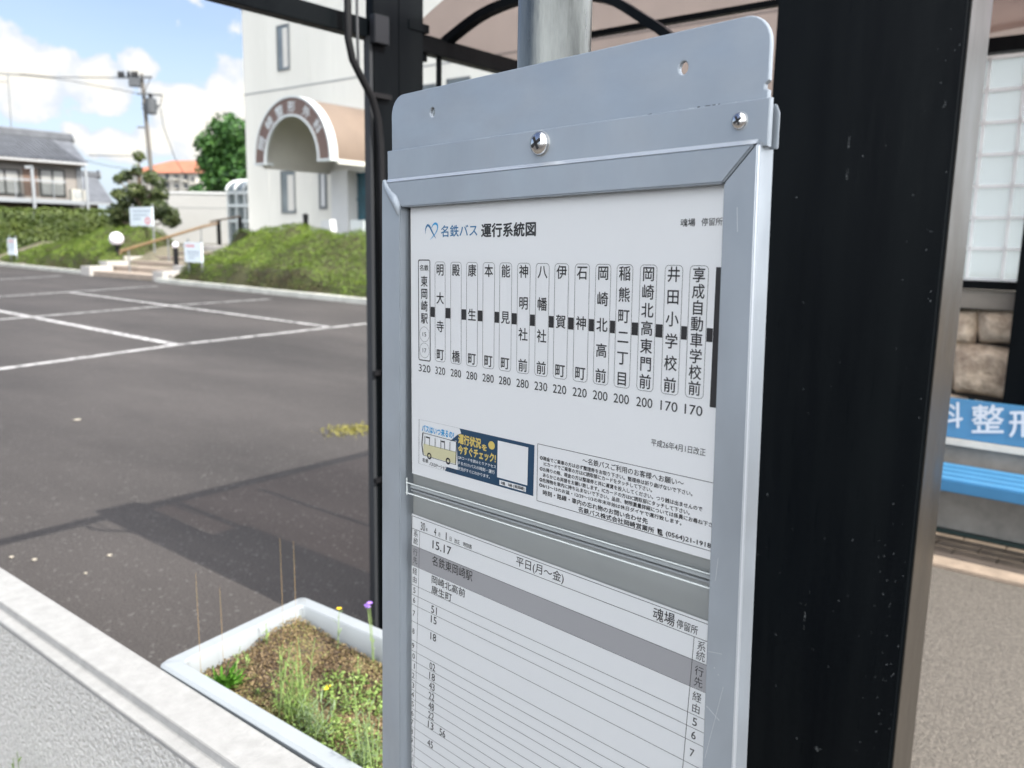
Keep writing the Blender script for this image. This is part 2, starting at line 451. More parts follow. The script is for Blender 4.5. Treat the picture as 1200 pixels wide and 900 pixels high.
M_greyink = mat('grey print band', (0.38, 0.38, 0.40), 0.7)
M_blue1 = mat('company blue ink', (0.012, 0.16, 0.36), 0.6)
M_sky2 = mat('light blue ink', (0.02, 0.36, 0.72), 0.6)
M_navy = mat('navy ink', (0.008, 0.052, 0.115), 0.6)
M_yellow = mat('yellow ink', (0.75, 0.58, 0.16), 0.6)
M_cream = mat('cream ink', (0.70, 0.66, 0.42), 0.6)
M_black = mat('black gloss paint', (0.0018, 0.0026, 0.0036), 0.34, spec=0.05, col2=(0.0045, 0.0058, 0.0066), stretch=(1.5, 3, 0.25), var=(3, 0.2), rvar=(22, 0.26, 0.46), bump=(90, 0.04, 0.002))
M_side = mat('tan ground reflection', (0.022, 0.0185, 0.0145), 0.30, metal=0.0, spec=0.30, var=(3, 0.2), rvar=(8, 0.3, 0.45), stretch=(1, 1, .4))
M_speck = mat('chipped paint', (0.10, 0.11, 0.115), 0.8)
M_roof = roof_sheet_mat()
M_acryl = clear_mat('clear acrylic', (0.985, 0.99, 0.985), 0.03, 1.47, 0.8)
M_acedge = mat('acrylic edge', (0.62, 0.66, 0.64), 0.25, spec=0.8)
M_bluep = mat('bench blue plastic', (0.034, 0.150, 0.285), 0.42, var=(5, 0.08))
M_blueseat = mat('bench sky blue plastic', (0.045, 0.175, 0.33), 0.38, var=(5, 0.06))
M_whitep = mat('bench white lettering', (0.44, 0.48, 0.53), 0.6)
M_trim = mat('bench sunlit cream edge', (0.60, 0.55, 0.47), 0.6, var=(8, 0.1))
M_conc = mat('grey concrete', (0.235, 0.225, 0.205), 0.9, var=(6, 0.2), bump=(70, 0.3, 0.004))
M_stone = mat('weathered stone', (0.27, 0.205, 0.15), 0.95, var=(13, 0.5), col2=(0.66, 0.545, 0.41), bump=(26, 0.9, 0.02))
M_gblock = block_mat()
M_joint = leaf_mat('white joint', [(0.85, 0.86, 0.86), (0.85, 0.86, 0.86)], 0.6)
M_brick = mat('brick paver', (0.155, 0.12, 0.088), 0.9, var=(10, 0.25), bump=(80, 0.3, 0.004))
M_plast = mat('white planter plastic', (0.225, 0.243, 0.252), 0.42, var=(5, 0.04), bump=(40, 0.05, 0.003))
M_bldg = mat('off white facade panels', (0.57, 0.565, 0.515), 0.8, var=(0.6, 0.06), stretch=(1, 1, 0.2))
M_bldgsh = mat('pale entrance wall', (0.5, 0.51, 0.51), 0.8, var=(0.8, 0.04))
M_groove = mat('panel joint', (0.24, 0.25, 0.25), 0.8)
M_glass = mat('window glass', (0.12, 0.14, 0.145), 0.08, spec=0.8, var=(0.7, 0.3))
M_doorgl = mat('door glass', (0.02, 0.07, 0.095), 0.08, spec=0.8, var=(1.0, 0.4))
M_frame = mat('grey window frame', (0.16, 0.17, 0.175), 0.5, metal=0.3)
M_canopy = mat('tan canopy skin', (0.135, 0.100, 0.076), 0.55, var=(0.8, 0.12))
M_brownband = mat('brown sign band', (0.12, 0.078, 0.064), 0.6, var=(2, 0.1))
M_white = mat('white paint', (0.46, 0.49, 0.49), 0.5)
M_soffit = mat('grey soffit', (0.50, 0.49, 0.45), 0.8, var=(1, 0.06))
M_tile = mat('grey roof tile', (0.075, 0.08, 0.09), 0.6, var=(1.6, 0.3))
M_hwall = mat('house plaster', (0.19, 0.175, 0.16), 0.85, var=(0.8, 0.12))
M_hwood = mat('brown house boards', (0.10, 0.075, 0.055), 0.8, var=(2, 0.2))
M_curtain = mat('curtained pane', (0.26, 0.26, 0.25), 0.25, spec=0.6, var=(0.9, 0.15))
M_rail = mat('pale balcony metal', (0.24, 0.255, 0.27), 0.5, metal=0.3)
M_orange = mat('orange roof tile', (0.27, 0.10, 0.055), 0.8, var=(0.7, 0.2))
M_apt = mat('cream apartment wall', (0.34, 0.33, 0.295), 0.85, var=(0.3, 0.05))
M_dark = mat('dark opening', (0.055, 0.06, 0.065), 0.5)
M_wood = mat('wooden handrail', (0.125, 0.078, 0.036), 0.6, var=(4, 0.2))
M_step = mat('step tread stone', (0.25, 0.205, 0.165), 0.9, var=(3, 0.15))
M_stepw = mat('white step edge', (0.34, 0.325, 0.305), 0.85, var=(3, 0.08))
M_bark = mat('tree bark', (0.09, 0.065, 0.045), 0.95, var=(12, 0.3), bump=(30, 0.6, 0.02))
M_poleconc = mat('utility pole concrete', (0.085, 0.078, 0.07), 0.9, var=(1.5, 0.15))
M_cable = mat('black cable', (0.006, 0.006, 0.007), 0.5, spec=.2)
M_globe = mat('frosted globe', (0.66, 0.62, 0.68), 0.3, spec=0.5)
M_signw = mat('white notice board', (0.60, 0.66, 0.70), 0.5)
M_red = mat('red print', (0.62, 0.12, 0.12), 0.6)
M_fadeink = mat('faded print', (0.25, 0.30, 0.36), 0.7)
L_azalea = leaf_mat('azalea leaves', [(0.055, 0.04, 0.022), (0.06, 0.056, 0.018), (0.060, 0.098, 0.012), (0.105, 0.165, 0.015), (0.155, 0.21, 0.026)], 0.18)
L_hedge = leaf_mat('box hedge leaves', [(0.02, 0.034, 0.009), (0.042, 0.068, 0.014), (0.075, 0.105, 0.02), (0.11, 0.14, 0.034)], 0.18)
L_pine = leaf_mat('holly leaves', [(0.02, 0.032, 0.011), (0.045, 0.065, 0.018), (0.09, 0.115, 0.032), (0.19, 0.20, 0.075)], 0.2)
L_tree = leaf_mat('camphor leaves', [(0.01, 0.03, 0.008), (0.025, 0.075, 0.015), (0.05, 0.13, 0.025), (0.09, 0.18, 0.04)], 0.25)
L_moss = leaf_mat('dry moss', [(0.045, 0.030, 0.017), (0.115, 0.078, 0.042), (0.23, 0.165, 0.085), (0.15, 0.15, 0.05), (0.24, 0.26, 0.10)], 0.15)
L_weed = leaf_mat('weed leaves', [(0.08, 0.14, 0.03), (0.17, 0.26, 0.06), (0.29, 0.38, 0.13)], 0.3)
L_bright = leaf_mat('bright weed leaves', [(0.04, 0.12, 0.012), (0.08, 0.22, 0.02), (0.15, 0.32, 0.05)], 0.35)
L_grey = leaf_mat('grey green weed leaves', [(0.09, 0.14, 0.06), (0.16, 0.22, 0.11), (0.24, 0.30, 0.17)], 0.3)
M_yfl = mat('yellow petals', (0.62, 0.42, 0.01), 0.6)
M_pfl = mat('purple petals', (0.30, 0.16, 0.55), 0.6)
M_dry = mat('dry stalk', (0.26, 0.17, 0.07), 0.8)
M_leafdead = mat('dead leaf', (0.25, 0.225, 0.185), 0.8)

# ---------------------------------------------------------------- ground and setting
o = MB().quad((-400, -400, 0), (900, -400, 0), (900, 900, 0), (-400, 900, 0)).build('parking_lot', M_asph); kind(o, 'structure')
o = MB().box(-1.6, -40, 0.0, 0.72, 40, 0.004).build('sidewalk', M_pave); kind(o, 'structure')
o = MB().quad((1.36, -8, 0.004), (4.36, -8, 0.004), (4.36, 1.35, 0.004), (1.36, 1.35, 0.004)).build('pavement', M_pave); kind(o, 'structure')
o = MB().box(4.36, -8, -0.05, 4.57, 1.6, 0.02).build('pavement_edging', M_tan, bevel=0.006); kind(o, 'structure')
mb = MB()
for r in range(4):
    for k in range(48):
        y0 = -8 + k * 0.2 + (0.1 if r % 2 else 0)
        mb.box(4.576 + r * 0.118, y0 + 0.004, -0.02, 4.576 + r * 0.118 + 0.11, y0 + 0.196, 0.012 + rnd.uniform(-0.001, 0.001))
o = mb.build('brick_paving', M_brick); kind(o, 'structure')
o = MB().quad((4.57, -8, 0.005), (5.2, -8, 0.005), (5.2, 1.7, 0.005), (4.57, 1.7, 0.005)).build('paving_bed', mat('joint sand', (0.07, 0.058, 0.045), 0.95)); kind(o, 'structure')

# painted bays
lines = MB()


def pline(p, q, w=0.14, z=0.004):
    p = np.array(p, float); q = np.array(q, float); d = (q - p) / np.linalg.norm(q - p); s = np.array([-d[1], d[0]]) * w / 2
    n = max(2, int(np.linalg.norm(q - p) / 0.5))
    for i in range(n):
        a = p + (q - p) * i / n; b = p + (q - p) * (i + 1) / n
        lines.add([(*(a + s), z), (*(a - s), z), (*(b - s), z), (*(b + s), z)], [(0, 1, 2, 3)])


g2 = lambda x, y: on_z(x, y, 0)[:2]
pline(g2(-120, 449), g2(206, 404.5)); pline(g2(206, 404.5), g2(430, 379.2)); pline(g2(430, 379.2), g2(560, 367))
pline(g2(-60, 353.3), g2(205, 404.2), 0.16, 0.008)
pline(g2(-60, 380), g2(199, 358.8), 0.14, 0.012); pline(g2(199, 358.8), g2(316, 351), 0.14, 0.012)
pline(g2(80, 343), g2(385, 384), 0.15, 0.016)
pline(g2(-60, 352.5), g2(184, 336.2), 0.15, 0.020)
pline(g2(-60, 331), g2(72, 323.4), 0.15, 0.004)
o = lines.build('parking_lines', M_line, fix=False); kind(o, 'structure')

# far kerb and the raised bank behind it
KX = lambda y: 13.1 + (y - 15.0) * 0.078
mb = MB()
for (ya, yb) in ((-20, 26.0), (31.25, 60)):
    ys = np.linspace(ya, yb, 24)
    for a, b in zip(ys[:-1], ys[1:]):
        mb.add([(KX(a), a, 0), (KX(a) + .18, a, 0), (KX(a) + .18, a, .13), (KX(a), a, .13), (KX(b), b, 0), (KX(b) + .18, b, 0), (KX(b) + .18, b, .13), (KX(b), b, .13)],
               [(0, 3, 7, 4), (3, 2, 6, 7), (1, 5, 6, 2)])
o = mb.build('far_kerb', mat('lot kerb', (0.40, 0.40, 0.36), 0.9, var=(2, 0.25)), fix=False); kind(o, 'structure')
# bank: rises from the kerb to the building level
nx, ny = 14, 60
vs = []; xs = [0.18, 0.5, 1, 1.5, 2, 2.6, 3.2, 4, 5, 8, 12, 20, 30, 60]
for j in range(ny):
    y = -15 + 75 * j / (ny - 1)
    for dx in xs:
        h = 1.02 * min(1, max(0, (dx - 0.15) / 3.0))
        if 25.9 < y < 31.4: h = min(h, max(0, (dx - 0.3) / 4.2) * 1.0)
        vs.append((KX(y) + dx, y, 0.02 + h))
fs = [(j * nx + i, j * nx + i + 1, (j + 1) * nx + i + 1, (j + 1) * nx + i) for j in range(ny - 1) for i in range(nx - 1)]
mb = MB(); mb.add(vs, fs); o = mb.build('bank', mat('bank soil', (0.10, 0.09, 0.06), 0.95, var=(2, 0.4)), fix=False); kind(o, 'structure')
# ---------------------------------------------------------------- the bus stop sign
B_R = np.array([-0.12501, -0.9918, 0.0254]); B_U = np.array([0.0171, 0.0235, 0.99958]); B_N = np.array([-0.992, 0.1254, 0.0141])
B_R /= np.linalg.norm(B_R); B_N = B_N - B_R * (B_N @ B_R); B_N /= np.linalg.norm(B_N); B_U = np.cross(B_N, B_R); B_U = B_U if B_U[2] > 0 else -B_U
BD, BO = 0.52679, (-0.7473, 0.0856)


def BP(s, t, dd=0.0):
    return (s + BO[0]) * B_R + (t + BO[1]) * B_U - (BD + dd) * B_N + np.array([0, 0, EYE])


stop = thing('bus_stop_sign', 'grey aluminium bus stop timetable board on a round galvanised pole, nearest thing to the viewer', 'bus stop sign', (0.668, 0.4935, 0))
pc = np.array([0.668, 0.4935, EYE])
MB().tube([(pc[0], pc[1], 0), (pc[0], pc[1], 1.2), (pc[0], pc[1], 1.85), (pc[0], pc[1], 2.7)], 0.0345, 28).build('pole', M_pole, stop, smooth=True)


def curve_plate(name, outline, holes, thick, dd, m, parent, bevel=0.0010):
    cu = bpy.data.curves.new(name, 'CURVE'); cu.dimensions = '2D'; cu.fill_mode = 'BOTH'; cu.extrude = thick / 2; cu.bevel_depth = bevel; cu.bevel_resolution = 1
    for pts in [outline] + holes:
        sp = cu.splines.new('POLY'); sp.points.add(len(pts) - 1)
        for i, q in enumerate(pts): sp.points[i].co = (q[0], q[1], 0, 1)
        sp.use_cyclic_u = True
    t = bpy.data.objects.new(name, cu); me = bpy.data.meshes.new_from_object(t); bpy.data.objects.remove(t); bpy.data.curves.remove(cu)
    mb = MB(); mb.add([BP(v.co.x, v.co.y, dd - v.co.z) for v in me.vertices], [tuple(p.vertices) for p in me.polygons]); bpy.data.meshes.remove(me)
    return mb.build(name, m, parent)


def rounded(s0, s1, t0, t1, r, n=7, corners=(1, 1, 1, 1)):
    out = []
    for (cx, cy, a0, on) in ((s1 - r, t1 - r, 0, corners[0]), (s0 + r, t1 - r, 90, corners[1]), (s0 + r, t0 + r, 180, corners[2]), (s1 - r, t0 + r, 270, corners[3])):
        if on:
            for i in range(n + 1):
                a = math.radians(a0 + 90 * i / n); out.append((cx + r * math.cos(a), cy + r * math.sin(a)))
        else:
            out.append((cx + (r if a0 in (0, 270) else -r), cy + (r if a0 in (0, 90) else -r)))
    return out


circ = lambda cx, cy, rx, ry, n=20: [(cx + rx * math.cos(2 * math.pi * i / n), cy + ry * math.sin(2 * math.pi * i / n)) for i in range(n)]
# back plate with two holes, and the small notch in its right edge
ol = rounded(0.0082, 0.4388, -0.012, 0.0835, 0.019, corners=(1, 1, 0, 0))
k = max(i for i, q in enumerate(ol) if q[0] > 0.43 and q[1] < 0)
ol = ol[:k + 1] + [(0.4388, 0.0325), (0.4358, 0.0340), (0.4361, 0.0375), (0.4388, 0.0400)] + ol[k + 1:]
plate = curve_plate('back_plate', ol, [circ(0.0752, 0.0609, 0.0046, 0.0056), circ(0.3696, 0.0580, 0.0050, 0.0056)], 0.0022, 0.0105, M_alu2, stop)
# fixing strip above the frame
strip = curve_plate('fixing_strip', [(0.0066, -0.004), (0.4432, -0.004), (0.4432, 0.0262), (0.0066, 0.0284)], [], 0.003, 0.0062, M_alu, stop)
for (s, t) in ((0.057, 0.0155), (0.144, 0.0135), (0.2635, 0.0095), (0.359, 0.0125), (0.242, 0.009)):
    r = 0.0046 if s != 0.242 else 0.0020
    mb = MB(); mb.lathe(BP(s, t, 0.0046), B_N, [(0, r), (0.0007, r * 0.86), (0.0007, r * 0.7), (0.0002, r * 0.45), (0.0008, r * .12), (0.0008, 0.0)], 16)
    mb.build('punch_mark', M_alu2, strip, smooth=True)
# screws
M_scr0 = mat('pale washer', (0.42, 0.43, 0.43), 0.35, metal=0.5)


def screw(s, t, r, h, dd, washer=True):
    n = BP(s, t, dd)
    mb = MB(); mb.lathe(n, B_N, [(0, r * 0.96), (h * 0.35, r), (h * 0.72, r * 0.86), (h * 0.95, r * 0.5), (h, 0.0)], 24)
    so_ = mb.build('screw', M_steel, stop, smooth=True)
    mb = MB(); mb.lathe(n + B_N * 0.0001, B_N, [(0, r * 1.16), (0.0007, r * 1.14), (0.0009, r * 1.0), (0.0009, 0)], 24); mb.build('washer', M_scr0, so_, smooth=True)
    mb = MB(); a = 0.5
    for q in (a, a + math.pi / 2):
        mb.obox(n + B_N * (h * 0.93), (math.cos(q) * B_R + math.sin(q) * B_U) * r * 0.55, (-math.sin(q) * B_R + math.cos(q) * B_U) * r * 0.13, B_N * h * 0.09)
    mb.build('cross_slot', M_recess, so_)
    if washer:
        mb = MB(); mb.lathe(BP(s + 0.0006, t - 0.002, dd - 0.0001), B_N, [(0, r * 1.02), (0.0003, r * 1.02)], 20); mb.build('slot_hole', M_recess, so_)


screw(0.2290, 0.0165, 0.0102, 0.0072, 0.0046)
screw(0.4215, 0.0140, 0.0060, 0.0042, 0.0046, False)
# side clip standing behind the right end of the strip
MB().prism([BP(0.4400, -0.006, 0.0125), BP(0.4462, -0.006, 0.0125), BP(0.4462, 0.018, 0.0125), BP(0.4435, 0.0240, 0.0125), BP(0.4400, 0.0240, 0.0125)], -B_N * 0.002).build('side_clip', M_alu2, stop, bevel=0.0006)

# frame members (mitred at the top)
TL, TR, BL, BR = (0.0, 0.0), (0.4395, 0.0), (-0.0135, -0.72), (0.4475, -0.72)
iTL, iTR, iBL, iBR = (0.0325, -0.0292), (0.4125, -0.0278), (0.0225, -0.72), (0.4195, -0.72)


def member(name, quad, depth=0.0195):
    mb = MB(); mb.prism([BP(*q, 0) for q in quad], -B_N * depth); return mb.build(name, M_alu, stop, bevel=0.0012, seg=2)


e = 0.0005
frame_top = member('frame_rail', [(TL[0] + 0.006, TL[1] - 0.003), (TR[0] - 0.0035, TR[1] - 0.003), (iTR[0] - e, iTR[1]), (iTL[0] + e, iTL[1])])
frame_left = member('frame_rail', [(TL[0], TL[1] - 0.001), (iTL[0] - e, iTL[1] - 0.0016), iBL, BL])
frame_right = member('frame_rail', [(TR[0] + e, TR[1] - 0.0004), BR, iBR, (iTR[0] + e, iTR[1] - 0.0004)])
member('frame_rail', [(-0.0145, -0.722), (0.4485, -0.722), (0.4485, -0.752), (-0.015, -0.752)])
# chamfered upper lips in paler metal, painting in the edge highlight
M_lip = mat('lip highlight', (0.50, 0.53, 0.56), 0.3, metal=0.5)
mb = MB(); mb.prism([BP(0.006, -0.0029, 0.0003), BP(0.006, 0.0006, 0.0038), BP(0.006, -0.0029, 0.0045)], (TR[0] - 0.009) * B_R); mb.build('lip', M_lip, frame_top)
mb = MB(); mb.add([BP(0.0068, 0.0270, 0.0043), BP(0.4430, 0.0248, 0.0043), BP(0.4430, 0.0268, 0.0066), BP(0.0068, 0.0290, 0.0066)], [(0, 1, 2, 3)]); mb.build('lip', M_lip, strip, fix=False)
mb = MB(); mb.add([BP(TR[0] - 0.0016, -0.004, -0.0003), BP(0.4475 - 0.0016, -0.72, -0.0003), BP(0.4475 + 0.0006, -0.72, 0.0016), BP(TR[0] + 0.0006, -0.004, 0.0016)], [(0, 1, 2, 3)]); mb.build('lip', M_lip, frame_right, fix=False)
# thin scratches in the anodising
M_scr = mat('bare scratch', (0.50, 0.52, 0.54), 0.4, metal=0.3)
for (s0, t0, s1, t1, w) in ((0.4188, -0.419, 0.4305, -0.426, .00030), (0.4325, -0.398, 0.4195, -0.462, .0002), (0.418, -0.375, 0.430, -0.373, .0002), (0.423, -0.30, 0.4215, -0.318, .0002),
                            (0.425, -0.045, 0.4262, -0.062, .0003), (0.4275, -0.39, 0.4284, -0.3903, .0004), (0.4238, -0.386, 0.4246, -0.3862, .0005)):
    MB().beam(BP(s0, t0, -0.0001), BP(s1, t1, -0.0001), w, 0.0001, up=B_N).build('scratch', M_scr, frame_right)
for (s0, t0, s1, t1, w) in ((0.4005, 0.0390, 0.4050, 0.0372, .0003), (0.4050, 0.0372, 0.4095, 0.0362, .0004), (0.384, 0.030, 0.3843, 0.040, .0003), (0.05, 0.040, 0.053, 0.047, .0003), (0.053, 0.036, 0.0545, 0.043, .0004)):
    MB().beam(BP(s0, t0, 0.0088), BP(s1, t1, 0.0088), w, 0.0001, up=B_N).build('scratch', M_scr, plate)
for k in range(26):
    s0 = 0.335 + rnd.random() * 0.095; l = rnd.uniform(.0006, .004)
    if k < 14: s0 = 0.372 + rnd.random() * 0.05
    t0 = 0.0284 - (s0 - .0066) * 0.00504 + rnd.uniform(-.0004, .0012)
    MB().beam(BP(s0, t0, 0.0045), BP(s0 + l, t0 + rnd.uniform(-.0004, .0004), 0.0045), rnd.uniform(.0002, .0007), 0.0002, up=B_N).build('edge_burr', M_scr if k % 3 else M_recess, strip)
# lump of crushed corner trim at the top-left mitre
mb = MB(); path = [(0.0045, -0.001), (0.009, -0.0085), (0.016, -0.0155), (0.0235, -0.021), (0.0285, -0.029), (0.0295, -0.037)]
mb.tube([BP(s, t, 0.0005) for s, t in path], [0.0022, 0.0036, 0.0040, 0.0058, 0.0050, 0.0016], 10)
mb.build('corner_trim', M_alu2, frame_left, smooth=True)
MB().tube([BP(-0.009, -0.012, 0.012), BP(0.002, -0.012, 0.012)], 0.0032, 10).build('side_bolt', M_steel, stop, smooth=True)

# backing, papers, acrylic
MB().prism([BP(0.012, -0.015, 0.0178), BP(0.4370, -0.015, 0.0178), BP(0.444, -0.73, 0.0178), BP(0.0, -0.73, 0.0178)], -B_N * 0.0015).build('backing_sheet', M_back, stop)
PD = 0.0120
route = MB().quad(BP(0.0340, -0.020, PD), BP(0.4205, -0.020, PD), BP(0.4200, -0.3082, PD), BP(0.0337, -0.3114, PD)).build('route_map_sheet', M_paper, stop)
TD = 0.0160
SH = 0.0478


def TP(s, t, lift=0.00025):
    """timetable sheet, its slight slant included; s as at its top edge"""
    return BP(s + SH * (t + 0.3600), t - 0.0028 * (s - 0.21), TD - lift)


def RP(s, t, lift=0.00025): return BP(s, t, PD - lift)


ttab = MB().quad(TP(0.0222, -0.3590, 0), TP(0.4200, -0.3590, 0), TP(0.4200, -0.7280, 0), TP(0.0222, -0.7280, 0)).build('timetable_sheet', M_paper2, stop)


def pane(t0, t1, b0, b1):
    MB().quad(BP(0.0285, b0, 0.0072), BP(0.4190, b1, 0.0072), BP(0.4190, t0, 0.0072), BP(0.0318, t0, 0.0072)).build('acrylic_pane', M_acryl, stop, fix=False)


pane(-0.022, 0, -0.3205, -0.3170)
pane(-0.3315, 0, -0.728, -0.728)


def edge(s0, t0, s1, t1, w, dd, m=M_acedge, name='pane_edge'):
    mb = MB(); mb.beam(BP(s0, t0, dd), BP(s1, t1, dd), w, 0.0012, up=B_N); mb.build(name, m, stop)


edge(0.0300, -0.3212, 0.4195, -0.3172, 0.0007, 0.0068); edge(0.0300, -0.3325, 0.4195, -0.3283, 0.0009, 0.0066)
edge(0.0315, -0.3320, 0.0315, -0.3212, 0.0006, 0.0066); edge(0.0312, -0.3160, 0.0310, -0.335, 0.0006, 0.0068)
M_rail2 = mat('grey plastic rail', (0.30, 0.325, 0.33), 0.35, spec=0.6)
mb = MB(); mb.beam(BP(0.0330, -0.3255, 0.0120), BP(0.4195, -0.3215, 0.0120), 0.0030, 0.003, up=B_N); mb.build('paper_rail', M_rail2, stop)
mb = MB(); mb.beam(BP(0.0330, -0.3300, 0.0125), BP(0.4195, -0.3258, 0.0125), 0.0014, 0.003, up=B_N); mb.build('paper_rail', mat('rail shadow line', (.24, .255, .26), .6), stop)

# ---- route map print
ink = MB()


def stroke(fn, mb, u0, v0, u1, v1, w):
    d = np.array([u1 - u0, v1 - v0]); l = np.linalg.norm(d); n = np.array([-d[1], d[0]]) / l * w / 2
    mb.add([fn(u0 + n[0], v0 + n[1]), fn(u0 - n[0], v0 - n[1]), fn(u1 - n[0], v1 - n[1]), fn(u1 + n[0], v1 + n[1])], [(0, 1, 2, 3)])


def ring(fn, mb, pts_o, pts_i):
    n = len(pts_o); mb.add([fn(*q) for q in pts_o] + [fn(*q) for q in pts_i], [(i, (i + 1) % n, n + (i + 1) % n, n + i) for i in range(n)])


def rbox(fn, mb, s0, s1, t0, t1, r, w, n=5):
    ring(fn, mb, rounded(s0, s1, t0, t1, r, n), rounded(s0 + w, s1 - w, t0 + w, t1 - w, max(r - w, 1e-4), n))


STOPS = ['東岡崎駅', '明大寺町', '殿橋', '康生町', '本町', '能見町', '神明社前', '八幡社前', '伊賀町', '石神町', '岡崎北高前', '稲熊町二丁目', '岡崎北高東門前', '井田小学校前', '享成自動車学校前']
FARES = [320, 320, 280, 280, 280, 280, 280, 230, 220, 220, 200, 200, 200, 170, 170]
bl = [0.0465, 0.0742, 0.0990, 0.1231, 0.1470, 0.1703, 0.1941, 0.2176, 0.2406, 0.2642, 0.2872, 0.3098, 0.3334, 0.3573, 0.3800]
for i, (nm, fa, s0) in enumerate(zip(STOPS, FARES, bl)):
    w = 0.0202 if i == 0 else 0.0165
    t1 = -0.0822 if i == 0 else -0.0842 - 0.0012 * i / 14; t0 = -0.1868 if i == 0 else -0.1854
    rbox(RP, ink, s0, s0 + w, t0, t1, 0.0036 if i else 0.0025, 0.0011 if i == 0 else 0.00035)
    cx = s0 + w / 2
    if i == 0:
        put_text(ink, '名鉄', (cx - 0.0072, cx + 0.0072, -0.0935, -0.0875), RP, 0.012)
        for k, ch in enumerate(nm): put_char(ink, ch, cx, -0.1045 - k * 0.0127, 0.0118, RP, 1.0, 0.012)
        for k, ch in enumerate(('15', '17')):
            cy = -0.1590 - k * 0.0168
            ring(RP, ink, circ(cx, cy, 0.0081, 0.0079, 24), circ(cx, cy, 0.00782, 0.00762, 24)); put_text(ink, ch, (cx - 0.003, cx + 0.003, cy - 0.0022, cy + 0.0022), RP)
    else:
        n = len(nm); ta, tb = -0.0925, -0.1780
        em = 0.0125 if n < 8 else 0.0118
        for k, ch in enumerate(nm): put_char(ink, ch, cx, ta + (tb - ta) * k / (n - 1), em, RP, 1.0, 0.012)
    hw = 0.0098 if i == 0 else 0.0080
    put_text(ink, str(fa), (cx - hw, cx + hw, -0.1985, -0.1908), RP, 0.004)
    nxt = bl[i + 1] if i < 14 else 0.4027
    s_a = s0 + w + 0.0004; s_b = nxt - 0.0004
    ink.add([RP(s_a, -0.1300 - .0001 * i), RP(s_b, -0.1300 - .0001 * i), RP(s_b, -0.1403 - .0001 * i), RP(s_a, -0.1403 - .0001 * i)], [(0, 1, 2, 3)])
ink.add([RP(0.4027, -0.0865), RP(0.4200, -0.0865), RP(0.4200, -0.1905), RP(0.4024, -0.1905)], [(0, 1, 2, 3)])
put_text(ink, '運行系統図', (0.1446, 0.2165, -0.0610, -0.0485), RP, 0.03, 4)
put_text(ink, '魂場', (0.3700, 0.3830, -0.0565, -0.0508), RP, 0.012)
put_text(ink, '停留所', (0.3885, 0.4062, -0.0565, -0.0508), RP, 0.006)
put_text(ink, '平成26年4月1日改正', (0.3498, 0.4006, -0.2287, -0.2228), RP, 0.004)
# passenger notice
w = 0.0005
for a, b in (((0.2230, -0.2478), (0.4200, -0.2478)), ((0.2230, -0.3012), (0.4200, -0.3012)), ((0.2230, -0.2478), (0.2230, -0.3012))): stroke(RP, ink, *a, *b, w)
put_text(ink, '〜名鉄バスご利用のお客様へお願い〜', (0.2776, 0.3822, -0.2562, -0.2507), RP, 0.012)
for s, box in (('◎現金でご乗車の方は必ず整理券をお取り下さい。整理券は折り曲げないで下さい。', (0.2262, 0.3905, -0.2620, -0.2582)),
               ('ICカードでご乗車の方はIC読取部にカードをタッチして下さい。', (0.2312, 0.3522, -0.2668, -0.2630)),
               ('◎お降りの際、現金の方は整理券と共に運賃を投入してください。つり銭は出ませんので', (0.2262, 0.3998, -0.2722, -0.2684)),
               ('あらかじめ両替をお願い致します。ICカードの方はIC読取部にタッチして下さい。', (0.2302, 0.3886, -0.2774, -0.2736)),
               ('◎危険物を車内に持ち込まないで下さい。品目、制限重量詳細については係員にお尋ね下さい。', (0.2260, 0.4160, -0.2824, -0.2786)),
               ('◎8/13〜15のお盆・12/29〜1/3の年末年始は休日ダイヤで運行致します。', (0.2258, 0.3815, -0.2874, -0.2838)),
               ('時刻・路線・車内の忘れ物のお問い合わせ先', (0.2306, 0.3490, -0.2942, -0.2894)),
               ('名鉄バス株式会社岡崎営業所', (0.2740, 0.3556, -0.3002, -0.2954)),
               ('℡', (0.3590, 0.3642, -0.3000, -0.2955)), ('(0564)21-1918', (0.3672, 0.4088, -0.3001, -0.2953))):
    put_text(ink, s, box, RP, 0.022, 2)
ink.build('black_print', M_ink, route, fix=False)
# company mark and name
bl_ = MB(); put_text(bl_, '名鉄バス', (0.0842, 0.1387, -0.0598, -0.0486), RP, 0.012, 4)


def ribbon(fn, mb, pts, ws):
    for (a, b, w0, w1) in zip(pts[:-1], pts[1:], ws[:-1], ws[1:]):
        d = np.array(b) - np.array(a); n = np.array([-d[1], d[0]]) / (np.linalg.norm(d) + 1e-9)
        mb.add([fn(*(np.array(a) + n * w0 / 2)), fn(*(np.array(a) - n * w0 / 2)), fn(*(np.array(b) - n * w1 / 2)), fn(*(np.array(b) + n * w1 / 2))], [(0, 1, 2, 3)])


P1 = [(0.0592, -0.0560), (0.0594, -0.0515), (0.0612, -0.0482), (0.0640, -0.0476), (0.0668, -0.0500), (0.0700, -0.0545), (0.0735, -0.0585), (0.0760, -0.0612)]
P2 = [(0.0690, -0.0505), (0.0712, -0.0478), (0.0745, -0.0462), (0.0775, -0.0468), (0.0790, -0.0490), (0.0783, -0.0525), (0.0755, -0.0560), (0.0715, -0.0590), (0.0668, -0.0622)]
ribbon(RP, bl_, P1, [.0003, .0012, .0022, .0024, .0022, .0018, .0012, .0003])
bl2 = MB(); ribbon(lambda s, t: RP(s, t, 0.0003), bl2, P2, [.0004, .0014, .0022, .0022, .0018, .0012, .0010, .0008, .0003])
bl_.build('company_name', M_blue1, route, fix=False); bl2.build('company_mark', M_sky2, route, fix=False)


# location service advert (its matrix code is left out)
def AP(u, v, lift=0.00025):  # u 0..1, v 0..1 from bottom-left
    return RP(0.0460 + u * 0.1722 + 0.0008 * v, -0.2982 + u * 0.0002 + v * 0.0482, lift)


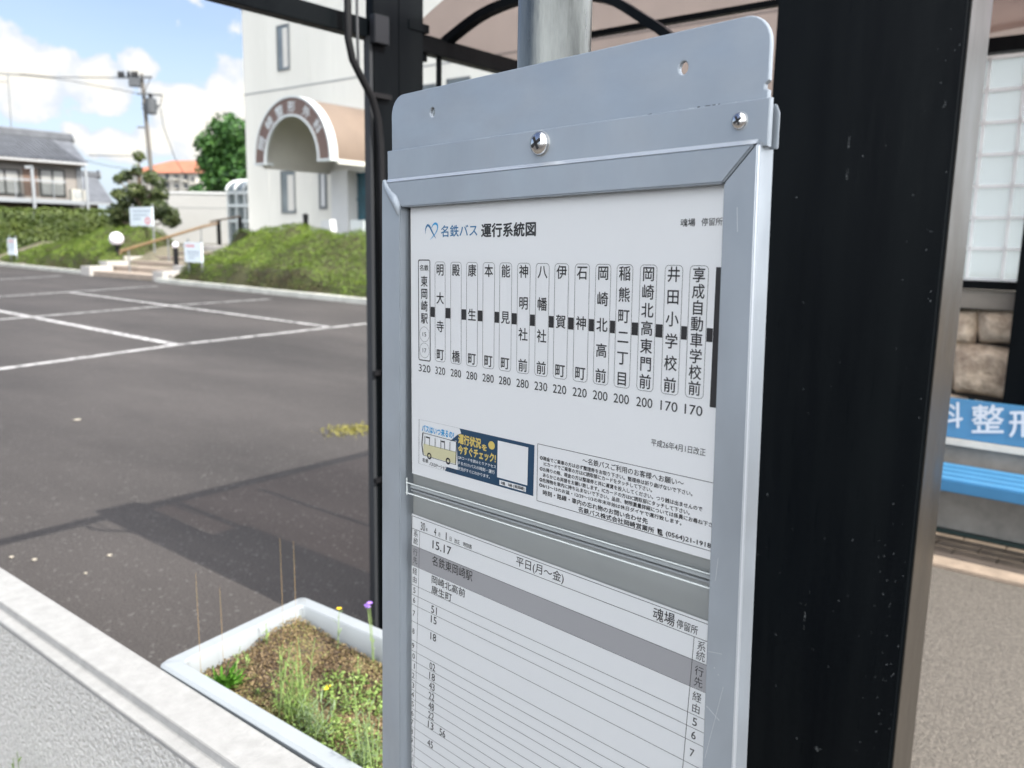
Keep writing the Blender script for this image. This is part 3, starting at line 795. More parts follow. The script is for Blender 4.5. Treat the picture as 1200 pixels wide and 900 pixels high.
nav = MB()
nav.add([AP(*q) for q in ((0.385, 1.0), (1.0, 1.0), (1.0, 0.0), (0.255, 0.0), (0.27, 0.10), (0.375, 0.10), (0.36, 0.72), (0.30, 0.68), (0.37, 0.86), (0.40, 0.90))], [tuple(range(10))])
navy = nav.build('advert_panel', M_navy, route, fix=False)
wh = MB(); wh.add([AP(*q, 0.0005) for q in ((0.715, 0.93), (0.955, 0.93), (0.955, 0.18), (0.715, 0.18))], [(0, 1, 2, 3)])
wh.add([AP(*q, 0.0005) for q in ((0.735, 0.14), (0.945, 0.14), (0.945, 0.04), (0.735, 0.04))], [(0, 1, 2, 3)])
A5 = lambda u, v: AP(u, v, 0.0005)
for s, box in (('QRコードを読みとりアクセス', (0.375, 0.705, 0.345, 0.415)), ('するだけ!バスの時刻・運行', (0.375, 0.695, 0.225, 0.30)), ('状況がすぐにわかります。', (0.375, 0.655, 0.105, 0.18))):
    put_text(wh, s, box, A5, 0.012, 2)
wh.build('white_print', M_paper, route, fix=False)
ye = MB()
for s, box in (('運行状況', (0.378, 0.575, 0.68, 0.88)), ('を', (0.585, 0.625, 0.66, 0.78)), ('今すぐチェック!', (0.378, 0.700, 0.46, 0.65))):
    put_text(ye, s, box, A5, 0.045, 2)
ring(A5, ye, circ(0.665, 0.80, 0.027, 0.085, 20), circ(0.665, 0.80, 0.0005, 0.0015, 20))
ye.build('yellow_print', M_yellow, route, fix=False)
bq = MB(); put_text(bq, 'バスはいつ来るの?', (0.03, 0.335, 0.745, 0.90), AP, 0.035, 2); bq.build('light_blue_print', M_sky2, route, fix=False)
# small bus drawing
bc = MB(); bc.add([AP(*q, 0.0003) for q in ((0.045, 0.48), (0.355, 0.48), (0.355, 0.22), (0.06, 0.22), (0.045, 0.30))], [(0, 1, 2, 3, 4)])
bc.build('bus_drawing', M_cream, route, fix=False)
bk = MB(); A4 = lambda u, v: AP(u, v, 0.0005)
stroke(A4, bk, 0.04, 0.72, 0.36, 0.70, 0.012); stroke(A4, bk, 0.04, 0.72, 0.03, 0.45, 0.008); stroke(A4, bk, 0.03, 0.45, 0.045, 0.22, 0.008)
stroke(A4, bk, 0.045, 0.22, 0.36, 0.20, 0.010); stroke(A4, bk, 0.355, 0.20, 0.36, 0.70, 0.006); stroke(A4, bk, 0.10, 0.475, 0.35, 0.475, 0.006)
for u in (0.06, 0.105, 0.16, 0.215, 0.25, 0.30): stroke(A4, bk, u, 0.66, u, 0.47, 0.004)
for u in (0.105, 0.285):
    ring(A4, bk, circ(u, 0.235, 0.022, 0.075, 16), circ(u, 0.235, 0.012, 0.04, 16))
stroke(A4, bk, 0.07, 0.64, 0.11, 0.64, 0.03); stroke(A4, bk, 0.22, 0.63, 0.25, 0.63, 0.03)
put_text(bk, '名鉄', (0.035, 0.095, 0.065, 0.155), AP, 0.012, 2); put_text(bk, 'バスロケーションシステム', (0.105, 0.36, 0.025, 0.105), AP, 0.03, 2)
A6 = lambda u, v: AP(u, v, 0.0008)
put_text(bk, '魂  場', (0.75, 0.84, 0.055, 0.125), A6, 0.012, 2); put_text(bk, '[東岡崎]', (0.85, 0.935, 0.05, 0.13), A6, 0.012, 2)
for a, b in (((0.0, 1.0), (0.39, 1.0)), ((0, 0), (0, 1)), ((0, 0), (0.26, 0))): stroke(AP, bk, *a, *b, 0.0025)
bk.build('advert_black_print', M_ink, route, fix=False)

# ---- timetable print
ti = MB(); tg = MB()
T_ = lambda s, t: TP(s, t)
sL, sC, sR, sE = 0.0285, 0.0425, 0.3957, 0.4180
for t, a, b in [(-0.3614, sL, sE), (-0.3756, sL, sE)]: stroke(T_, ti, a, t, b, t, 0.0005)
rows = [-0.3950, -0.4180, -0.4405, -0.4520, -0.4637, -0.4835]
rows += [-0.5062, -0.5185, -0.5303, -0.5420, -0.5540, -0.5658, -0.5772, -0.5890, -0.6000, -0.6115, -0.6228, -0.6345, -0.6462, -0.6580, -0.6690, -0.6800, -0.6915]
for t in rows: stroke(T_, ti, sL, t, sE, t, 0.00042)
stroke(T_, ti, sL, -0.3614, sL, -0.72, 0.0005); stroke(T_, ti, sC, -0.3756, sC, -0.72, 0.0005); stroke(T_, ti, sR, -0.3756, sR, -0.72, 0.0005)
tg.add([TP(sL + .0003, -0.3953, .00012), TP(sE, -0.3953, .00012), TP(sE, -0.4177, .00012), TP(sL + .0003, -0.4177, .00012)], [(0, 1, 2, 3)])
tg.build('grey_band', M_greyink, ttab, fix=False)
for s, box in (('30', (0.0440, 0.0515, -0.3737, -0.3645)), ('年', (0.0530, 0.0562, -0.3730, -0.3690)), ('4', (0.0672, 0.0706, -0.3739, -0.3655)), ('月', (0.0742, 0.0775, -0.3735, -0.3690)),
               ('1', (0.0868, 0.0882, -0.3739, -0.3660)), ('日', (0.0932, 0.0962, -0.3735, -0.3690)), ('改正', (0.1010, 0.1095, -0.3740, -0.3690)), ('時刻表', (0.1150, 0.1285, -0.3740, -0.3690)),
               ('平日(月〜金)', (0.1930, 0.2550, -0.3742, -0.3630)), ('魂場', (0.3552, 0.3765, -0.3742, -0.3630)), ('停留所', (0.3785, 0.3985, -0.3735, -0.3660)),
               ('15.17', (0.0652, 0.0962, -0.3892, -0.3802)), ('名鉄東岡崎駅', (0.0655, 0.1310, -0.4080, -0.3968)),
               ('岡崎北高前', (0.0655, 0.1205, -0.4288, -0.4195)), ('康生町', (0.0655, 0.0995, -0.4400, -0.4308))):
    put_text(ti, s, box, T_, 0.006, 3)
for s, t in (('系', -0.3805), ('統', -0.3890), ('行', -0.4018), ('先', -0.4112), ('経', -0.4240), ('由', -0.4338)):
    put_char(ti, s, 0.0356, t, 0.0086, T_); put_char(ti, s, 0.4030, t - 0.0008, 0.0088, T_)
# hour labels and minutes in their rows
rt = [-0.4405] + rows[3:]
mins = {6: '51', 7: '15', 8: '18', 10: '02', 11: '18', 12: '43', 13: '22', 14: '48', 15: '22', 16: '13', 18: '45'}
for i, h in enumerate(range(5, 23)):
    if i + 1 >= len(rt): break
    tc_ = (rt[i] + rt[i + 1]) / 2
    hs = str(h); ww = 0.0019 * len(hs)
    put_text(ti, hs, (0.0356 - ww, 0.0356 + ww, tc_ - 0.0032, tc_ + 0.0032), T_, 0.004)
    put_text(ti, hs, (0.4030 - ww * 1.1, 0.4030 + ww * 1.1, tc_ - 0.0034, tc_ + 0.0034), T_, 0.004)
    if h in mins:
        tm = rt[i] - 0.0062
        put_text(ti, mins[h], (0.0660, 0.0757, tm - 0.0042, tm + 0.0042), T_, 0.006)
        if h == 16: put_text(ti, '56', (0.0865, 0.0962, tm - 0.0042, tm + 0.0042), T_, 0.006)
ti.build('black_print', M_ink, ttab, fix=False)
# ---------------------------------------------------------------- street lamp, added out of view to cast shade on the board
polex, poley = 0.547, -3.2
sl_ = thing('shade_pole', 'grey steel street lamp standing on the sidewalk up the street from the bus stop board', 'street lamp', (polex, poley, 0))
MB().tube([(polex, poley, 0), (polex, poley, 3.0), (polex, poley, 6.5)], [0.082, 0.078, 0.07], 20).build('pole', M_pole, sl_, smooth=True)
MB().tube([(polex, poley, 6.45), (polex - .3, poley, 6.8), (polex - 1.3, poley, 6.95)], 0.035, 10).build('arm', M_pole, sl_, smooth=True)
MB().prism([(polex - 1.2, poley - .12, 6.90), (polex - 1.2, poley + .12, 6.90), (polex - 1.2, poley + .08, 7.02), (polex - 1.2, poley - .08, 7.02)], (-0.6, 0, 0.03)).build('pole_head', M_alu, sl_, bevel=.02)

# ---------------------------------------------------------------- low wall, planter
wall = thing('low_wall', 'low grey stucco wall with a smooth white cap at lower left', 'wall', (0.785, 3, 0))
TOPZ = EYE - 0.93
MB().box(0.728, 0.45, -0.1, 0.844, 14, TOPZ - 0.030).build('wall_body', M_stucco, wall)
MB().prism([(0.726, 0.45, TOPZ - 0.031), (0.846, 0.45, TOPZ - 0.031), (0.846, 0.45, TOPZ), (0.757, 0.45, TOPZ), (0.754, 0.45, TOPZ - 0.019), (0.726, 0.45, TOPZ - 0.0195)], (0, 13.55, 0)).build('wall_cap', M_walltop, wall, bevel=0.0015)

PZ = EYE - 0.925
pa, pb, pcn, pd = np.array([0.850, 1.664]), np.array([1.276, 1.716]), np.array([1.297, 0.93]), np.array([0.858, 0.90])


def rquad(corners, inset, r, n=6):
    c = sum(corners) / 4; cs = []
    q = list(corners)
    for i in range(4):
        p = q[i]; a = q[i - 1] - p; b = q[(i + 1) % 4] - p; a = a / np.linalg.norm(a); b = b / np.linalg.norm(b)
        cs.append(p + (a + b) * inset)
    out = []
    for i in range(4):
        p = cs[i]; a = cs[i - 1] - p; b = cs[(i + 1) % 4] - p; a = a / np.linalg.norm(a); b = b / np.linalg.norm(b)
        for k in range(n + 1):
            t = k / n; p0 = p + a * r; p2 = p + b * r; out.append((1 - t) ** 2 * p0 + 2 * t * (1 - t) * p + t * t * p2)
    return out


planter = thing('planter_box', 'white plastic planter trough of weeds standing behind the low wall', 'planter', (1.07, 1.3, 0))
prof = [(0.075, 0.0), (0.035, PZ - 0.05), (0.028, PZ - 0.045), (0.004, PZ - 0.040), (0.0, PZ - 0.032), (0.0, PZ - 0.006), (0.006, PZ), (0.037, PZ), (0.041, PZ - 0.005), (0.044, PZ - 0.05), (0.055, PZ - 0.2)]
mb = MB(); rings = []
for ins, z in prof:
    rr = rquad([pa, pb, pcn, pd], ins, 0.02); rings.append([(q[0], q[1], z) for q in rr])
n = len(rings[0]); mb.v = [v for g in rings for v in g]
mb.f = [(i * n + j, i * n + (j + 1) % n, (i + 1) * n + (j + 1) % n, (i + 1) * n + j) for i in range(len(prof) - 1) for j in range(n)] + [tuple(range(n))]
mb.build('tub', M_plast, planter, smooth=True)
# soil: slightly heaped
SZ = PZ - 0.055


def soil_h(x, y):
    return SZ + 0.022 * math.sin(7 * x + 3) * math.cos(5 * y) + 0.012 * math.sin(23 * x) * math.sin(19 * y + 1) + 0.012


gs = 26; vs = []
for i in range(gs):
    for j in range(gs):
        u = 0.02 + 0.96 * i / (gs - 1); v = 0.02 + 0.96 * j / (gs - 1)
        ins = rquad([pa, pb, pcn, pd], 0.042, 0.002, 1); c4 = [ins[0], ins[2], ins[4], ins[6]]
        p = c4[0] * (1 - u) * (1 - v) + c4[1] * u * (1 - v) + c4[2] * u * v + c4[3] * (1 - u) * v
        vs.append((p[0], p[1], soil_h(p[0], p[1])))
mb = MB(); mb.add(vs, [(i * gs + j, i * gs + j + 1, (i + 1) * gs + j + 1, (i + 1) * gs + j) for i in range(gs - 1) for j in range(gs - 1)])
mb.build('soil', M_soil, planter, smooth=True, fix=False)


def soil_pts(n, cond=None):
    ins = rquad([pa, pb, pcn, pd], 0.046, 0.002, 1); c4 = [ins[0], ins[2], ins[4], ins[6]]; out = []
    while len(out) < n:
        u, v = nrs.uniform(0.01, 0.99, 2); p = c4[0] * (1 - u) * (1 - v) + c4[1] * u * (1 - v) + c4[2] * u * v + c4[3] * (1 - u) * v
        out.append((p[0], p[1], soil_h(p[0], p[1])))
    return np.array(out)


pts = soil_pts(30000); pts[:, 2] += nrs.uniform(0, 0.016, len(pts)) * (0.6 + 0.6 * vnoise(pts, 14, 5))
v, q = leaves(pts, np.tile([0, 0, 1.0], (len(pts), 1)), 0.0031, 0.6, 1.1)
tn = np.clip(0.42 + 0.33 * vnoise(pts, 9, 3) + nrs.normal(0, 0.2, len(pts)), 0, 1)
kind(mesh_np('dry_ground_cover', v, q, L_moss, None, tn), 'stuff')
pts = soil_pts(9000); keep = vnoise(pts, 7, 9) > 0.22; pts = pts[keep]; pts[:, 2] += nrs.uniform(0.004, 0.028, len(pts))
v, q = leaves(pts, np.tile([0, 0, 1.0], (len(pts), 1)), 0.0042, 0.6, 0.9)
kind(mesh_np('green_ground_cover', v, q, L_weed, None, np.clip(nrs.normal(0.5, 0.25, len(pts)), 0, 1)), 'stuff')


def blade(path, w, out_v, out_q):
    """thin flat leaf along a path with width w tapering to a point"""
    path = [np.array(p, float) for p in path]; b = len(out_v); k = len(path)
    d = path[-1] - path[0]; s = np.cross(d, [0.3, 0.2, 1.0]); s = s / (np.linalg.norm(s) + 1e-9)
    for i, p in enumerate(path):
        t = i / (k - 1); ww = w * (0.35 + 1.3 * t * (1 - t) * 2) * (1 - t ** 3) + w * 0.04
        out_v.append(p + s * ww / 2); out_v.append(p - s * ww / 2)
    for i in range(k - 1): out_q.append((b + 2 * i, b + 2 * i + 1, b + 2 * i + 3, b + 2 * i + 2))


def plant(name, label, cat, base, stems, leafm, group=None, leaf_len=0.02, leaf_w=0.006, per=14, stemm=None, r=0.0011, flower=None, droop=0.3, tone0=0.5, top_only=0.0):
    t = thing(name, label, cat, base, group)
    sb = MB(); lv = []; lq = []; tips = []
    for (dx, dy, h, lean) in stems:
        b = np.array(base) + np.array([dx, dy, 0.0]); a = rnd.uniform(0, 6.28) if lean is None else lean[0]; ln = rnd.uniform(0.05, 0.2) * h if lean is None else lean[1]
        pts = [b + np.array([math.cos(a) * ln * (i / 4) ** 1.6, math.sin(a) * ln * (i / 4) ** 1.6, h * i / 4]) for i in range(5)]
        sb.tube(pts, [r, r * .95, r * .85, r * .7, r * .45], 5); tips.append(pts[-1])
        for k in range(per):
            f = top_only + (0.98 - top_only) * (k + rnd.random()) / per; i = min(3, int(f * 4)); p = pts[i] + (pts[i + 1] - pts[i]) * (f * 4 - i)
            az = k * 2.4 + rnd.uniform(-.5, .5); L_ = leaf_len * rnd.uniform(0.6, 1.2) * (1.15 - 0.6 * f)
            up = rnd.uniform(0.2, 0.9)
            d = np.array([math.cos(az), math.sin(az), up])
            blade([p, p + d * L_ * 0.4, p + d * L_ * 0.75 - np.array([0, 0, droop * L_ * 0.2]), p + d * L_ - np.array([0, 0, droop * L_ * 0.5])], leaf_w * rnd.uniform(.7, 1.2), lv, lq)
    sb.build('stem', stemm or M_stem, t, smooth=True, fix=False)
    if lv: mesh_np('leaf_spray', np.array(lv), np.array(lq), leafm, t, np.clip(nrs.normal(tone0, 0.25, len(lq)), 0, 1))
    if flower:
        fm, fr, cnt = flower; fb = MB()
        for tp in tips[:cnt]:
            for k in range(9):
                a = k * 2 * math.pi / 9; fb.obox(tp + np.array([math.cos(a) * fr * .6, math.sin(a) * fr * .6, 0.001]), (math.cos(a) * fr * .45, math.sin(a) * fr * .45, fr * .12), (-math.sin(a) * fr * .22, math.cos(a) * fr * .22, 0), (0, 0, fr * .06))
            fb.ball(tp, fr * 0.42, 8, 6, 0.7)
        fb.build('flower', fm, t, smooth=True, fix=False)
    return t


M_stem = mat('green stem', (0.17, 0.24, 0.08), 0.7)


def soil_at(px, py):
    p = on_z(px, py, SZ + 0.012); return (p[0], p[1], soil_h(p[0], p[1]) - 0.004)


PG = 'weeds growing in the planter'
# broad bright rosette
base = soil_at(262, 806)
t = thing('broadleaf_weed', 'bright green broad leaved weed clump in the near left corner of the planter', 'weed', base, PG)
lv = []; lq = []
for k in range(85):
    a = rnd.uniform(0, 6.28); el = rnd.uniform(0.15, 1.35); L_ = rnd.uniform(0.035, 0.062); o_ = np.array(base) + np.array([rnd.uniform(-.018, .018), rnd.uniform(-.018, .018), rnd.uniform(0.0, 0.02)])
    d = np.array([math.cos(a) * math.cos(el), math.sin(a) * math.cos(el), math.sin(el)])
    blade([o_, o_ + d * L_ * .4, o_ + d * L_ * .75 + np.array([0, 0, -.002]), o_ + d * L_ + np.array([0, 0, -.008])], 0.011 * rnd.uniform(.7, 1.2), lv, lq)
mesh_np('leaf_spray', np.array(lv), np.array(lq), L_bright, t, np.clip(nrs.normal(.5, .3, len(lq)), 0, 1))
# pale stalk tuft
for (px, py, n, lab, h) in ((345, 838, 26, 'dense tuft of pale green upright stalks in the middle of the planter', 0.18), (362, 862, 12, 'short feathery grey green tuft just in front of the tall stalk tuft', 0.10)):
    plant('stalk_weed', lab, 'weed', soil_at(px, py), [(rnd.gauss(0, .020), rnd.gauss(0, .028), h * rnd.uniform(.4, 1.0), None) for _ in range(n)], L_grey if n == 12 else L_weed, PG, 0.027, 0.0042, 16)
plant('stalk_weed', 'grey green bushy stalks beside the board at the lower right of the planter', 'weed', soil_at(432, 905), [(rnd.gauss(0, .014), rnd.gauss(0, .016), 0.14 * rnd.uniform(.35, 1.05), None) for _ in range(20)], L_grey, PG, 0.018, 0.0032, 14)
plant('stalk_weed', 'single tall stalk with a small green head rising above the others at lower right', 'weed', soil_at(421, 888), [(0, 0, 0.185, (2.2, 0.01))], L_grey, PG, 0.02, 0.004, 16)
plant('flowering_weed', 'upright weed with one yellow flower head at the far rim of the planter', 'weed', soil_at(396, 757), [(0, 0, 0.105, (0.5, 0.012))], L_grey, PG, 0.026, 0.006, 9, flower=(M_yfl, 0.0058, 1))
plant('flowering_weed', 'thin stemmed weed with a purple flower next to the dark post', 'weed', soil_at(437, 772), [(0, 0, 0.150, (2.5, 0.012)), (.002, .003, 0.142, (2.0, 0.010)), (.001, -.002, 0.157, (2.9, 0.009))], L_weed, PG, 0.012, 0.003, 8, flower=(M_pfl, 0.0062, 3))
plant('flowering_weed', 'low weed with a small golden flower in the centre of the soil', 'weed', soil_at(383, 806), [(0, 0, 0.025, None), (.01, .01, .02, None)], L_weed, PG, 0.014, 0.004, 8, flower=(M_yfl, 0.0055, 2))
for (px, py, h, lab) in ((312, 758, 0.06, 'small seedling with a dark bud near the left rim of the planter'), (276, 797, 0.085, 'weed seedling with round buds right behind the bright broad leaved clump'),
                         (290, 786, 0.05, 'short pale seedling between the left rim and the stalk tuft'), (419, 795, 0.07, 'curved wiry seedling close to the far right rim of the planter'), (303, 815, 0.028, 'low flat leaved sprout in front of the broad leaved clump'),
                         (392, 850, 0.05, 'short leafy sprout right of the stalk tufts'), (405, 822, 0.06, 'pale feathery sprout between golden flower and board')):
    plant('seedling', lab, 'weed', soil_at(px, py), [(0, 0, h, None), (.006, .004, h * .7, None)], L_weed if px != 405 else L_grey, PG, 0.017, 0.0045, 8)
for (px, py, top, lab) in ((236, 800, 672, 'very thin wiry grass stalk at the left end of the planter'), (349, 790, 636, 'very thin grass stalk with pale seed head in front of the shadow on the asphalt'), (333, 770, 632, 'second thin grass stalk standing just left of the pale headed one'),
                           (262, 780, 690, 'short thin grass stalk leaning out over the left rim')):
    b = soil_at(px, py); top3 = ray(px - 6, top); k = b[1] / top3[1]; hz = top3[2] * k + EYE - b[2]
    t = plant('grass_stalk', lab, 'grass stalk', b, [(0, 0, max(0.04, hz), (1.2, 0.006))], L_grey, PG, 0.004, 0.0016, 16, r=0.0005, stemm=M_dry, top_only=0.72)
# weed rising in front of the wall, lower left corner
b = np.array([0.655, 1.70, 0.004]); b = on_x(10, 905, 0.66)
plant('tall_weed', 'scruffy weed with dry seed heads against the stucco wall in the lower left corner', 'weed', (b[0], b[1], 0.004),
      [(rnd.gauss(0, .012), rnd.gauss(0, .02), (b[2] + 0.035) * rnd.uniform(.86, 1.0), (rnd.uniform(0, 6.28), 0.012)) for _ in range(7)], L_weed, None, 0.03, 0.006, 26, r=0.0016)

# dead leaves and a patch of moss on the asphalt
for i, (px, py, s, lab) in enumerate(((128, 651, .02, 'pale dead leaf on the asphalt, largest one, above the wall corner'), (100, 672, .013, 'white scrap on the asphalt just beyond the wall cap'), (13, 653, .018, 'flat dry leaf on the asphalt at the left edge of the photo'), (40, 656, .02, 'thin dry leaf beside the left edge one on the asphalt'),
                              (90, 492, .05, 'pale dry leaf far out on the asphalt below the painted line'))):
    p = on_z(px, py, 0.006); n = 8
    mb = MB(); mb.add([(p[0] + s * math.cos(k * 2 * math.pi / n) * (1.0 if k % 2 else .7), p[1] + 0.45 * s * math.sin(k * 2 * math.pi / n), p[2] + 0.006 * ((k % 3) - 0.5) * .6) for k in range(n)] + [(p[0], p[1], p[2] + .006)], [(k, (k + 1) % n, n) for k in range(n)])
    tag(mb.build('fallen_leaf', M_leafdead, None, fix=False), lab, 'leaf', 'litter on the asphalt')
p = on_z(412, 505, 0.0); pts = np.array(p) + np.c_[nrs.normal(0, .12, 500), nrs.normal(0, .10, 500), np.abs(nrs.normal(0, .012, 500))]
v, q = leaves(pts, np.tile([0, 0, 1.0], (500, 1)), 0.012, .5, .8); kind(mesh_np('asphalt_moss', v, q, leaf_mat('yellow moss', [(.12, .11, .02), (.22, .2, .04)], .1), None, nrs.rand(500)), 'stuff')
# ---------------------------------------------------------------- bus shelter
sh = thing('bus_shelter', 'black steel bus shelter with curved smoked brown roof and wide dark pillar', 'bus shelter', (2.5, 0.75, 0))
PX0, PX1, PY0, PY1 = 2.230, 2.462, 0.4755, 0.931
pil = MB().box(PX0, PY0, 0, PX1, PY1, 2.95).build('pillar', M_black, sh, bevel=0.006, seg=3)
MB().box(PX0 + 0.010, PY0 - 0.0035, 0.0, PX1 - 0.004, PY0 - 0.0005, 2.94).build('side_reflection', M_side, pil)  # tan sheet standing for sunlit ground mirrored in the pillar's side
mb = MB()
for _ in range(110):
    edge_ = rnd.random() < 0.72
    y = PY0 + (abs(rnd.gauss(0.04, 0.03)) if edge_ else rnd.uniform(0.03, 0.42)); z = rnd.uniform(0.1, 2.2) if rnd.random() < .45 else rnd.uniform(.05, 0.9)
    y = min(max(y, PY0 + 0.012), PY1 - 0.02); s = rnd.uniform(.0004, .0010); mb.obox((PX0 - 0.0003, y, z), (.0002, 0, 0), (0, s, 0), (0, rnd.uniform(-1, 1) * s * .5, s * rnd.uniform(.6, 2.2)))
for (px, py, l, w) in ((995, 170, .022, .0018), (993, 205, .014, .002), (943, 722, .034, .001), (958, 878, .007, .006), (1107, 122, .008, .003)):
    p = on_x(px, py, PX0 - .0004)
    for _ in range(9):
        f_ = rnd.uniform(-1, 1); mb.obox(p + np.array([0, rnd.gauss(0, w * .5), l * f_]), (.0002, 0, 0), (0, w * rnd.uniform(.12, .5) * (1.1 - abs(f_)), 0), (0, rnd.gauss(0, .0008), l * rnd.uniform(.04, .16)))
mb.build('paint_chip', M_speck, pil, fix=False)
# post
post = MB().box(2.030, 2.262, 0, 2.150, 2.300, 2.40).box(2.152, 2.266, 0, 2.275, 2.296, 2.40).build('post', M_black, sh, bevel=0.003)
MB().box(2.014, 2.2635, 0, 2.0285, 2.292, 2.22).build('skylit_side', mat('skylit post edge', (0.028, 0.030, 0.033), 0.5, spec=.2), post)  # grey strip standing for skylight on the side of the black post
for z in (0.66, 1.06, 2.02):
    MB().box(2.010, 2.246, z, 2.10, 2.2615, z + 0.016).build('cable_clip', M_cable, post)
# junction box on post
p0 = on_y(438, 15, 2.24); p1 = on_y(456, 54, 2.24)
MB().box(p0[0], 2.236, p1[2], p1[0], 2.262, p0[2]).build('junction_box', mat('dark box', (0.012, 0.013, 0.016), 0.5, spec=.2), post, bevel=0.003)
pts = [on_y(px, py, 2.235) for px, py in ((407, -30), (407.5, 10), (408, 45), (413, 70), (424, 92), (436, 115), (443, 140), (446, 170), (447.5, 215), (450, 300), (456, 900))]
MB().tube(pts, 0.0125, 10).build('conduit', mat('black rubber conduit', (0.004, 0.004, 0.005), 0.6, spec=.2), post, smooth=True)
pts = [on_y(px, py, 2.25) for px, py in ((418, -20), (418.5, 30), (420, 78))]
MB().tube(pts, 0.005, 8).build('thin_conduit', mat('grey conduit', (0.03, 0.032, 0.035), 0.5), post, smooth=True)
# beams
BZ0, BZ1 = EYE + 0.666, EYE + 0.727
beam = MB().box(1.44, 2.276, BZ0, 5.20, 2.326, BZ1).build('eave_beam', M_black, sh, bevel=0.002)
MB().box(2.20, 2.262, BZ1 + 0.002, 2.30, 2.335, BZ1 + 0.03).build('beam_bracket', M_black, beam)
p = on_y(497, 66, 2.30); MB().box(p[0] - .008, 2.292, BZ0 - 0.028, p[0] + .008, 2.31, BZ0 - 0.0005).build('drip_nozzle', M_black, beam)
MB().box(2.42, 0.03, BZ1 + 0.26, 5.2, 0.08, BZ1 + 0.32).build('eave_beam', M_black, sh)
prof = [(2.30, 2.276), (2.13, 2.345), (1.977, 2.372), (1.85, 2.377), (1.72, 2.355), (1.57, 2.314), (1.44, 2.236), (1.35, 2.174), (1.22, 2.05), (1.08, 1.86), (0.935, 1.63)]


def smooth_path(p, k=5):
    p = np.array(p, float); out = []
    for i in range(len(p) - 1):
        a = p[max(i - 1, 0)]; b = p[i]; c = p[i + 1]; d = p[min(i + 2, len(p) - 1)]
        for j in range(k):
            t = j / k; out.append(0.5 * ((2 * b) + (c - a) * t + (2 * a - 5 * b + 4 * c - d) * t * t + (3 * b - a - 3 * c + d) * t ** 3))
    out.append(p[-1]); return out


mb = MB(); rp = smooth_path(prof); w = 0.028; k = len(rp)
vs = []
for i, (y, z) in enumerate(rp):
    a = rp[max(i - 1, 0)]; b = rp[min(i + 1, k - 1)]; d = np.array([b[0] - a[0], b[1] - a[1]]); d /= np.linalg.norm(d); n_ = np.array([-d[1], d[0]]) * w / 2
    for xx in (2.405, 2.445):
        for sgn in (1, -1): vs.append((xx, y + sgn * n_[0], z + sgn * n_[1]))
mb.add(vs, [f for i in range(k - 1) for f in ((4 * i, 4 * i + 1, 4 * i + 5, 4 * i + 4), (4 * i + 2, 4 * i + 6, 4 * i + 7, 4 * i + 3), (4 * i, 4 * i + 4, 4 * i + 6, 4 * i + 2), (4 * i + 1, 4 * i + 3, 4 * i + 7, 4 * i + 5))] + [(0, 2, 3, 1), (4 * k - 4, 4 * k - 3, 4 * k - 1, 4 * k - 2)])
mb.build('curved_rib', M_black, sh, smooth=True)
za = on_x(694, 41, 2.9)[2]; zb = on_x(910, 3, 2.9)[2]
MB().beam((2.9, 2.02, za + 0.001), (2.9, 0.60, zb + 0.002), 0.03, 0.020).build('tie_bar', M_black, sh)
p = on_y(514.5, 70, 2.30)
MB().box(p[0] - .0075, 2.293, 1.9, p[0] + .0075, 2.308, BZ0 - .0005).build('drop_rod', M_black, sh)
# roof sheet, a shallow vault
ny_, vs = 40, []
for i in range(ny_ + 1):
    u = i / ny_; u *= 0.68; y = 2.335 + (-1.06 - 2.335) * u; z = BZ1 + 0.004 + 0.40 * math.sin(math.pi * u) ** 0.80
    for x in np.linspace(2.27, 5.20, 9): vs.append((x, y, z))
mb = MB(); mb.add(vs, [(i * 9 + j, i * 9 + j + 1, (i + 1) * 9 + j + 1, (i + 1) * 9 + j) for i in range(ny_) for j in range(8)])
roof = mb.build('roof_sheet', M_roof, sh, smooth=True, fix=False)
# header over the glass-block screen and rear post
zt = on_x(1180, 44, 5.02)[2]; zb = on_x(1180, 61.5, 5.02)[2]
MB().box(4.98, -1.0, zb, 5.06, 1.9, zt).build('rear_header', M_black, sh)
MB().quad((5.05, 0.03, zt), (5.05, 1.9, zt), (5.05, 1.9, zt + 0.30), (5.05, 0.03, zt + 0.36)).build('gable_sheet', M_roof, sh)
MB().box(4.965, 0.38, 0.02, 5.022, 0.708, 2.40).build('rear_post', M_black, sh, bevel=0.003)

# ---------------------------------------------------------------- screen wall behind the bench
gw = thing('glass_block_screen', 'pale glass block screen with white joints under the dark header', 'screen', (5.12, 0.5, 1.3))
gz0 = on_x(1135, 327, 5.1)[2]; ys = 0.962; pitch = 0.166
zr = [on_x(1150, v, 5.1)[2] for v in (56, 97, 140, 181, 221, 260, 296)]
zr = [zb - 0.004] + [zb - 0.004 - (zb - 0.004 - gz0) * i / 7 for i in range(1, 8)]
mj = MB()
for c in range(-9, 8):
    y0 = ys - c * pitch
    if -0.9 < y0 <= 1.9: mj.box(5.090, y0 - 0.008, gz0, 5.112, y0 + 0.008, zb - 0.003)
for z in zr: mj.box(5.0915, -1.0, z - 0.009, 5.110, 1.9, z + 0.009)
joint = mj.build('joint_grid', M_joint, gw)
mb = MB()
for c in range(-9, 8):
    for r in range(7):
        y0 = ys - c * pitch
        if y0 < -0.9 or y0 > 1.9: continue
        mb.quad((5.098, y0 - pitch + 0.0075, zr[r + 1] + 0.0085), (5.098, y0 - 0.0075, zr[r + 1] + 0.0085), (5.098, y0 - 0.0075, zr[r] - 0.0085), (5.098, y0 - pitch + 0.0075, zr[r] - 0.0085))
mb.build('blocks', M_gblock, gw, fix=False)
MB().box(5.06, -1.0, gz0 - 0.05, 5.15, 1.9, gz0 - 0.006).build('sill_rail', M_black, gw)
